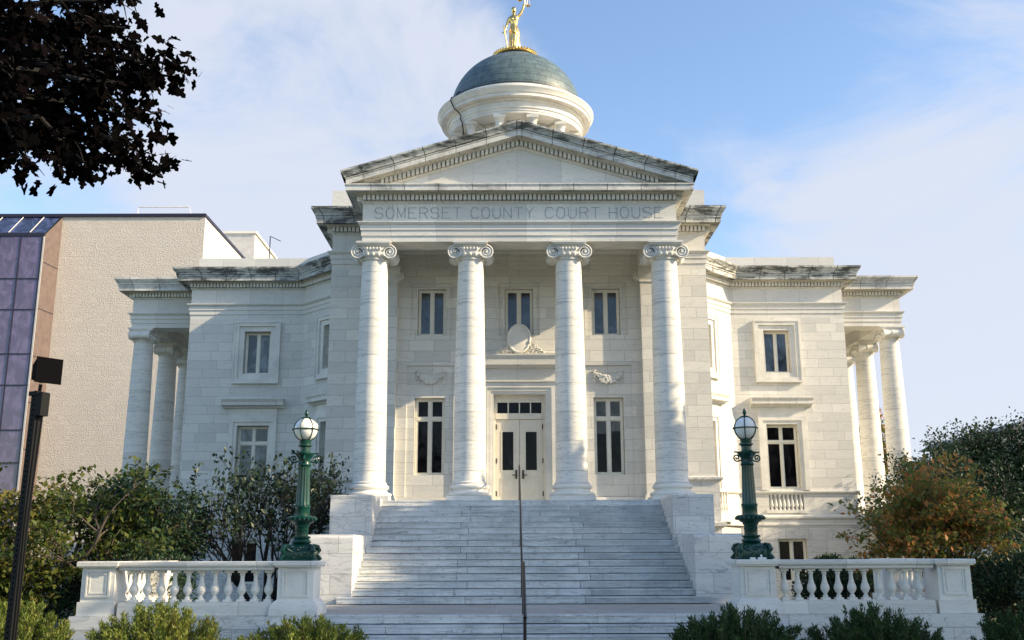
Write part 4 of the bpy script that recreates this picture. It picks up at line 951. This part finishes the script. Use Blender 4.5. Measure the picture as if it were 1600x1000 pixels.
# ------------------------------------------------------------------ vegetation
def leaf_mesh(name, pos, nrm, dirn, size, tint, mat, parent, shape='leaf'):
    """one mesh of many single leaves. arrays: pos (n,3), dirn growth direction, nrm facing"""
    pos = np.asarray(pos, float); n = len(pos); dirn = dirn/np.linalg.norm(dirn, axis=1)[:, None]
    side = np.cross(dirn, nrm); side /= np.linalg.norm(side, axis=1)[:, None]+1e-9; up = np.cross(side, dirn)
    if shape == 'leaf': S = [(0, 0, 0), (.42, .30, .06), (1, 0, -.08), (.42, -.30, .06)]; F = [(0, 1, 2), (0, 2, 3)]
    elif shape == 'needle': S = [(0, 0, 0), (.35, .10, .02), (1, 0, 0), (.35, -.10, .02)]; F = [(0, 1, 2, 3)]
    elif shape == 'sprig': S = [(0, 0, 0), (.3, .16, .03), (.62, .07, .0), (1, .0, .03), (.62, -.07, .0), (.3, -.16, .03)]; F = [(0, 1, 2), (0, 2, 4), (2, 3, 4), (0, 4, 5)]
    else:  # maple
        S = [(0, 0, 0), (.05, .30, .03), (.22, .22, .0), (.38, .52, .03), (.52, .40, .0), (.60, .22, -.02), (.80, .24, .0), (1.0, 0, -.06), (.80, -.24, 0), (.60, -.22, -.02), (.52, -.40, 0), (.38, -.52, .03), (.22, -.22, 0), (.05, -.30, .03)]
        F = [(0, 1, 2), (0, 2, 4), (2, 3, 4), (0, 4, 5), (0, 5, 9), (5, 6, 7), (5, 7, 9), (7, 8, 9), (0, 9, 10), (0, 10, 12), (10, 11, 12), (0, 12, 13)]
    S = np.array(S, float); size = np.asarray(size, float)
    V = pos[:, None, :]+size[:, None, None]*(S[None, :, 0:1]*dirn[:, None, :]+S[None, :, 1:2]*side[:, None, :]+S[None, :, 2:3]*up[:, None, :])
    V = V.reshape(-1, 3); k = len(S); faces = []; off = Vector((0, 0, 0)); p = parent
    while p is not None: off += p.location; p = p.parent
    V -= np.array(off); me = bpy.data.meshes.new(name); nf = len(F)
    ls = [len(f) for f in F]; tot = sum(ls); me.vertices.add(n*k); me.vertices.foreach_set('co', V.ravel().astype(np.float32))
    loops = (np.array([i for f in F for i in f])[None, :]+np.arange(n)[:, None]*k).ravel(); me.loops.add(n*tot); me.loops.foreach_set('vertex_index', loops.astype(np.int32))
    st = (np.concatenate([[0], np.cumsum(ls)[:-1]])[None, :]+np.arange(n)[:, None]*tot).ravel(); me.polygons.add(n*nf); me.polygons.foreach_set('loop_start', st.astype(np.int32))
    me.update(calc_edges=True); me.validate()
    at = me.attributes.new('tint', 'FLOAT', 'POINT'); at.data.foreach_set('value', np.repeat(np.clip(tint, 0, 1), k).astype(np.float32))
    me.materials.append(M[mat]); o = bpy.data.objects.new(name, me); C.objects.link(o); o.parent = parent; return o
def rand_unit(rs, n): v = rs.normal(size=(n, 3)); return v/np.linalg.norm(v, axis=1)[:, None]
def grow(rs, mb, p, d, L, r, lvl, maxl, spread, tips, nb=(3, 5), up=.15, ratio=.68):
    pts = [Vector(p)]; dd = Vector(d).normalized(); n = 4
    for i in range(n):
        dd = (dd+Vector(rs.normal(size=3)*.13)+Vector((0, 0, up*.25))).normalized(); pts.append(pts[-1]+dd*(L/n))
    rad = [r*(1-.45*i/n) for i in range(n+1)]; mb.tube(pts, rad, 7 if lvl < 2 else 4, cap=False)
    if lvl >= maxl:
        tips.extend([(pts[-1], dd.copy()), (pts[-2], dd.copy()), (pts[2], dd.copy())]); return
    for k in range(rs.integers(*nb)):
        t = rs.uniform(.45, 1.0); i = min(n-1, int(t*n)); q = pts[i].lerp(pts[i+1], t*n-i) if t < 1 else pts[-1]
        ax = Vector(rs.normal(size=3)).cross(dd).normalized(); a = rs.uniform(.55, 1.25)*spread; nd = (Quaternion(ax, a) @ dd+Vector((0, 0, up))).normalized()
        grow(rs, mb, q, nd, L*ratio*rs.uniform(.8, 1.15), rad[i]*.62, lvl+1, maxl, spread, tips, nb, up, ratio)
    grow(rs, mb, pts[-1], dd, L*ratio, rad[-1]*.8, lvl+1, maxl, spread, tips, nb, up, ratio)
def tree(name, label, cat, base, H, r0, stems, maxl, spread, leafmat, leafn, lsize, cl_r, seed, shape='leaf', bark='bark', up=.15, droop=.3, sq=(1, 1, .6), tint_fn=None, clip=None, L0=None, group=None, tilt=.35, clump=None, flat=.55):
    t = thing(name, label, cat, base, group); rs = np.random.default_rng(seed); mb = MB(); tips = []
    for k in range(stems):
        a = 2*math.pi*(k+rs.uniform(-.2, .2))/max(1, stems); d = Vector((math.cos(a)*tilt, math.sin(a)*tilt, 1)) if stems > 1 else Vector((.03, .02, 1))
        grow(rs, mb, Vector(base)+Vector((math.cos(a)*.08, math.sin(a)*.08, 0)), d, L0 or H*.38, r0, 0, maxl, spread, tips, up=up)
    zmax = max(p.z for p, _ in tips)-base[2]; k = H/zmax
    # normalise to the wanted height
    def fit(p): return (base[0]+(p[0]-base[0])*k*sq[0], base[1]+(p[1]-base[1])*k*sq[1], base[2]+(p[2]-base[2])*k)
    mb.v = [fit(p) for p in mb.v]; mb.build('trunk', bark, t)
    P = np.array([fit(p) for p, _ in tips]); D = np.array([list(d) for _, d in tips])
    ct = rs.uniform(0, 1, len(P))
    idx = rs.integers(0, len(P), leafn); pos = P[idx]+np.clip(rs.normal(size=(leafn, 3)), -1.5, 1.5)*cl_r*np.array([1, 1, flat]); dr_ = rand_unit(rs, leafn)+D[idx]*.6; dr_[:, 2] -= droop
    nr = rand_unit(rs, leafn)*(.45 if flat < .4 else .7)+np.array([0, 0, 1.0]); sz = lsize*rs.uniform(.65, 1.25, leafn)
    tint = ct[idx]*.55+rs.uniform(0, .45, leafn)
    if tint_fn is not None: tint = tint_fn(pos, tint, rs)
    if clip is not None: kk = clip(pos); pos, dr_, nr, sz, tint = pos[kk], dr_[kk], nr[kk], sz[kk], tint[kk]
    leaf_mesh('crown', pos, nr, dr_, sz, tint, leafmat, t, shape)
    return t
def bush(name, label, cat, base, r, H, n, lsize, leafmat, seed, shape='leaf', group=None, lumps=14):
    """rounded or irregular shrub: stems plus leaves gathered on lumpy shells"""
    t = thing(name, label, cat, base, group); rs = np.random.default_rng(seed); st = MB()
    for k in range(9):
        a = rs.uniform(0, 6.28); q = rs.uniform(.3, .8); st.tube([(base[0], base[1], base[2]), (base[0]+q*r[0]*.5*math.cos(a), base[1]+q*r[1]*.5*math.sin(a), base[2]+H*.45), (base[0]+q*r[0]*math.cos(a), base[1]+q*r[1]*math.sin(a), base[2]+H*.8)], [.04, .025, .01], 5, cap=False)
    st.build('stems', 'bark', t)
    c = rand_unit(rs, lumps); c[:, 2] = np.abs(c[:, 2])*.9; lc = np.array(base)+np.array([0, 0, H*.35])+c*np.array([r[0], r[1], H*.62])*rs.uniform(.35, .72, lumps)[:, None]; lr = rs.uniform(.28, .5, lumps)
    idx = rs.integers(0, lumps, n); u = rand_unit(rs, n); rad = rs.uniform(.55, 1.0, n)**.5
    pos = lc[idx]+u*(lr[idx]*rad)[:, None]*np.array([r[0], r[1], H*.6]); dr_ = u+np.array([0, 0, .45]); pos[:, 2] = np.maximum(pos[:, 2], base[2]+.02)
    tint = rs.uniform(0, 1, lumps)[idx]*.5+rs.uniform(0, .5, n)
    leaf_mesh('foliage', pos, rand_unit(rs, n)*.8+u*.4+np.array([0, 0, .4]), dr_, lsize*rs.uniform(.6, 1.3, n), tint, leafmat, t, shape); return t
def juniper(label, base, rx, H, mat, seed, n=46000):
    """ragged juniper: ascending sprays, each carrying scale-leaf sprigs"""
    t = thing('juniper_shrub', label, 'juniper', base, 'low juniper shrubs along the path'); rs = np.random.default_rng(seed); st = MB(); P = []; D = []; TT = []
    ns = 230
    for k in range(ns):
        a = rs.uniform(0, 6.28); ou = rs.uniform(.0, 1)**.6; e = Vector((math.cos(a)*rx*ou, math.sin(a)*rx*.75*ou, H*(1.02-.42*ou**2)*rs.uniform(.8, 1.04)))
        if k > ns*.6: e.z *= rs.uniform(.35, .8)
        p0 = Vector((e.x*.25, e.y*.25, .05)); mid = Vector((e.x*.75, e.y*.75, e.z*.5)); pts = [Vector(base)+q for q in (p0, mid, e)]
        st.tube(pts, [.018, .012, .004], 4, cap=False); dd = (e-mid).normalized(); tt = rs.uniform(0, .6)
        m2 = n//ns; q = rs.uniform(.35, 1.05, m2)[:, None]; ctr = np.where(q < .5, np.array(pts[0])+(np.array(pts[1])-np.array(pts[0]))*q*2, np.array(pts[1])+(np.array(pts[2])-np.array(pts[1]))*(q*2-1))
        P.append(ctr+rs.normal(size=(m2, 3))*.06*(1.35-q)); D.append(np.array(dd)*.8+rand_unit(rs, m2)*.75+np.array([0, 0, .3])); TT.append(tt+rs.uniform(0, .4, m2))
    st.build('stems', 'bark', t); P = np.vstack(P); D = np.vstack(D); TT = np.concatenate(TT)
    leaf_mesh('foliage', P, rand_unit(rs, len(P)), D, .060*rs.uniform(.6, 1.4, len(P)), TT, mat, t, 'sprig')
GZ = -.72
juniper('yellow-green juniper at the far left corner, beside the floodlight pole', (-7.85, -8.6, GZ), 1.0, 1.16, 'l_jun', 11)
juniper('yellow-green juniper in front of the left balustrade, between two others', (-5.65, -8.4, GZ), 1.1, 1.05, 'l_jun', 12)
juniper('yellow-green juniper just left of the lower steps', (-3.35, -8.6, GZ), 1.12, .88, 'l_jun', 13)
juniper('dark green juniper just right of the lower steps', (3.08, -8.5, GZ), 1.08, 1.0, 'l_jund', 14)
juniper('dark green juniper in front of the right balustrade, middle of the right three', (5.12, -8.5, GZ), 1.05, 1.0, 'l_jund', 15)
juniper('dark green juniper at the far right corner', (7.65, -8.5, GZ), 1.05, 1.02, 'l_jund', 16)
def warm_left(pos, t, rs): return t*.75+.25*np.clip((-pos[:, 0]-9.5)/3, 0, 1)
tree('dogwood_tree', 'spreading dogwood with yellowing and bronze leaves at far left behind the balustrade', 'tree', (-11.6, .8, GZ), 4.2, .09, 4, 3, 1.0, 'l_dogL', 14000, .165, .21, 21, flat=.22, droop=.15, sq=(1.15, 1.1, 1), tint_fn=warm_left, tilt=.5, up=.06)
tree('dogwood_tree', 'darker green leaved small tree beside the left wing columns', 'tree', (-10.1, 2.6, GZ), 4.0, .08, 4, 3, .95, 'l_dark', 15000, .12, .2, 22, sq=(.72, .9, 1), tilt=.42, up=.08)
tree('magnolia_shrub', 'open dark branched magnolia behind the left globe lamp', 'shrub', (-7.0, 4.2, GZ), 4.7, .07, 6, 3, .75, 'l_mag', 4200, .15, .13, 23, bark='barkd', up=.32, droop=-.4, tilt=.5, sq=(.95, .9, 1))
bush('clipped_hedge', 'rounded dark green clipped shrub behind the left balustrade', 'hedge', (-8.35, -.6, GZ), (1.1, .9), 2.25, 12000, .07, 'l_dark', 24, lumps=26)
tree('dogwood_tree', 'small dogwood with orange and red autumn leaves behind the right balustrade', 'tree', (10.7, 2.6, GZ), 4.3, .10, 4, 3, 1.0, 'l_dogR', 10500, .165, .21, 25, flat=.22, droop=.15, sq=(.88, .85, 1), tilt=.45, up=.08)
tree('evergreen_tree', 'tall dark green leaved tree at far right beyond the orange dogwood', 'tree', (18.4, 13.0, GZ), 6.7, .2, 3, 3, .9, 'l_dark', 42000, .145, .42, 26, sq=(1.05, 1.05, 1), tilt=.4)
tree('evergreen_tree', 'smaller dark tree just right of the right wing columns', 'tree', (13.8, 9.0, GZ), 5.9, .12, 3, 3, .85, 'l_dark', 14000, .12, .28, 27, sq=(.7, .8, 1), tilt=.3)
bush('shrub', 'broad leaved shrub seen over the right balustrade, near the basement window', 'shrub', (9.2, 5.6, GZ), (1.5, 1.2), 2.1, 9000, .09, 'l_dark', 28, lumps=20)
bush('shrub', 'dark shrub seen through the middle of the right balustrade', 'shrub', (8.0, 2.2, GZ), (1.2, 1.0), 1.65, 8000, .08, 'l_dark', 29, lumps=18)
bush('shrub', 'dark shrub below the orange dogwood at the end of the right balustrade', 'shrub', (11.6, .5, GZ), (1.9, 1.5), 2.1, 12000, .09, 'l_dark', 30, lumps=22)
bush('shrub', 'low dark shrub at far right edge behind the end pier', 'shrub', (12.6, -1.6, GZ), (1.8, 1.5), 1.9, 11000, .09, 'l_dark', 31, lumps=22)
bush('shrub', 'dark undergrowth shrub at far left below the dogwood', 'shrub', (-12.2, -.8, GZ), (2.0, 1.4), 1.7, 9000, .09, 'l_dark', 32, lumps=22)
bush('shrub', 'dark shrub just behind the left end pier', 'shrub', (-10.0, .4, GZ), (1.5, 1.1), 1.9, 8000, .08, 'l_dark', 33, lumps=20)
tree('distant_tree', 'slender tree glimpsed between the right side portico columns', 'tree', (22.6, 40, GZ), 10.9, .15, 1, 3, .7, 'l_dogR', 3500, .3, .4, 34, sq=(.35, .35, 1))
# trees beyond the frame at right that throw the shade on stairs and columns
for i, (x, y, hgt, sd2) in enumerate(((24, -4.2, 15.3, 41), (23.5, -9.8, 15.0, 42))):
    tree('shade_tree', ('tall leafy street tree nearest the courthouse, right of the lawn', 'tall leafy street tree farther from the courthouse, right of the lawn')[i], 'tree', (x, y, GZ), hgt-GZ, .28, 2, 3, 1.0, 'l_shade', 60000, .6, .85, sd2, sq=(.85, .85, 1), tilt=.3, group='street trees at right', clip=lambda p, ii=i: (p[:, 1] < 2.0) & (p[:, 1] > -14) & (p[:, 0] > 16.5) & (p[:, 2] > (11.0 if ii == 0 else 5.5)))

# foreground purple maple reaching in at top left
def maple():
    base = (-10.5, -14.0, GZ); t = thing('maple_tree', 'dark purple leaved maple whose branches hang into the top left corner', 'tree', base); rs = np.random.default_rng(5); mb = MB(); P = []; D = []
    mb.tube([base, (-10.4, -14, 2), (-10.2, -13.9, 5), (-9.8, -13.8, 8), (-9.5, -13.7, 11)], [.3, .25, .22, .16, .08], 10)
    def br(pts, r): mb.tube(pts, [r*(1-.8*i/(len(pts)-1)) for i in range(len(pts))], 6, cap=False)
    def at(x, y, d):
        x -= 8; y -= 8; v = pixdir(x, y); v = v*(d/v.dot(cf)); return Vector((-0.3396, -24.3973, 1.1326))+v
    # boughs as real branches at 9.5 to 12 m from the camera
    ends = [((300, 106), (150, 95), 11), ((218, 4), (110, 10), 11.6), ((205, 52), (110, 50), 11.3), ((250, 196), (140, 170), 10.4), ((262, 285), (150, 225), 10.8), ((225, 245), (120, 190), 10.5), ((140, 262), (70, 190), 10.2), ((50, 258), (10, 190), 10), ((8, 245), (-40, 160), 10.3), ((230, 122), (120, 110), 10.7), ((110, 235), (40, 160), 11.2), ((185, 135), (80, 120), 10.1), ((90, 40), (10, 30), 10.8), ((60, 120), (-10, 100), 10.5), ((170, 40), (70, -10), 11.8), ((20, 60), (-60, 60), 10.6), ((90, 190), (0, 140), 11.4), ((280, 128), (190, 130), 11.2), ((130, 75), (50, 60), 11.4), ((30, 210), (-40, 150), 10.7), ((160, 165), (60, 110), 11.5)]
    for (e1, e0, d) in ends:
        pl = [(-560, e0[1]*.5+60), (-240, e0[1]*.7+20), (e0[0]-90, e0[1]+rs.uniform(-15, 15)), e0, ((e0[0]+e1[0])/2, (e0[1]+e1[1])/2+rs.uniform(-8, 8)), e1]
        pts = [at(x, y, d+rs.uniform(-.3, .3)) for x, y in pl]; br([Vector((-9.9, -13.85, 6.5+rs.uniform(-2, 2)))]+pts, .06)
        for i in range(len(pts)-1):
            m2 = (12, 19, 17, 17, 18)[i]
            for k in range(m2):
                q = pts[i].lerp(pts[i+1], rs.uniform(0, 1)); f = (1.5, 1.2, 1, .95, .8)[i]; sd_ = Vector(np.clip(rs.normal(size=3), -1.6, 1.6)*np.array([.13, .30, .13])*f); e = q+sd_
                if k % 3 == 0: mb.tube([q, q.lerp(e, .5)+Vector((0, 0, .03)), e], [.010, .007, .003], 4, cap=False)
                for _ in range(3): P.append(list(e+Vector(rs.normal(size=3)*.05))); D.append(list(sd_.normalized()*.5+Vector((.2, 0, -.7))+Vector(rs.normal(size=3)*.5)))
    # the rest of the crown, outside and above the view
    n = 5500; c = rand_unit(rs, n); p = np.array([-10.4, -13.8, 8.6])+c*np.array([4.3, 3.8, 3.6])*rs.uniform(.2, 1, n)[:, None]**.5
    rel = p-np.array([-0.3396, -24.3973, 1.1326]); zc = rel@np.array(cf); xs_ = 800+1587.6*(rel@np.array(cr))/zc; ys_ = 500-1587.6*(rel@np.array(cu))/zc
    keep = (ys_ < -30) & (xs_ < 150) | (xs_ < -25); p = p[keep]
    PP = np.vstack([np.array(P), p]); DD = np.vstack([np.array(D), rand_unit(rs, len(p))+np.array([0, 0, -.5])]); n = len(PP)
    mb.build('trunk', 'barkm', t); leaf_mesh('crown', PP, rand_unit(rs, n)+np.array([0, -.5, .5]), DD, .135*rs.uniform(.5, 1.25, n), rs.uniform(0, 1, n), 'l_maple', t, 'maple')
maple()
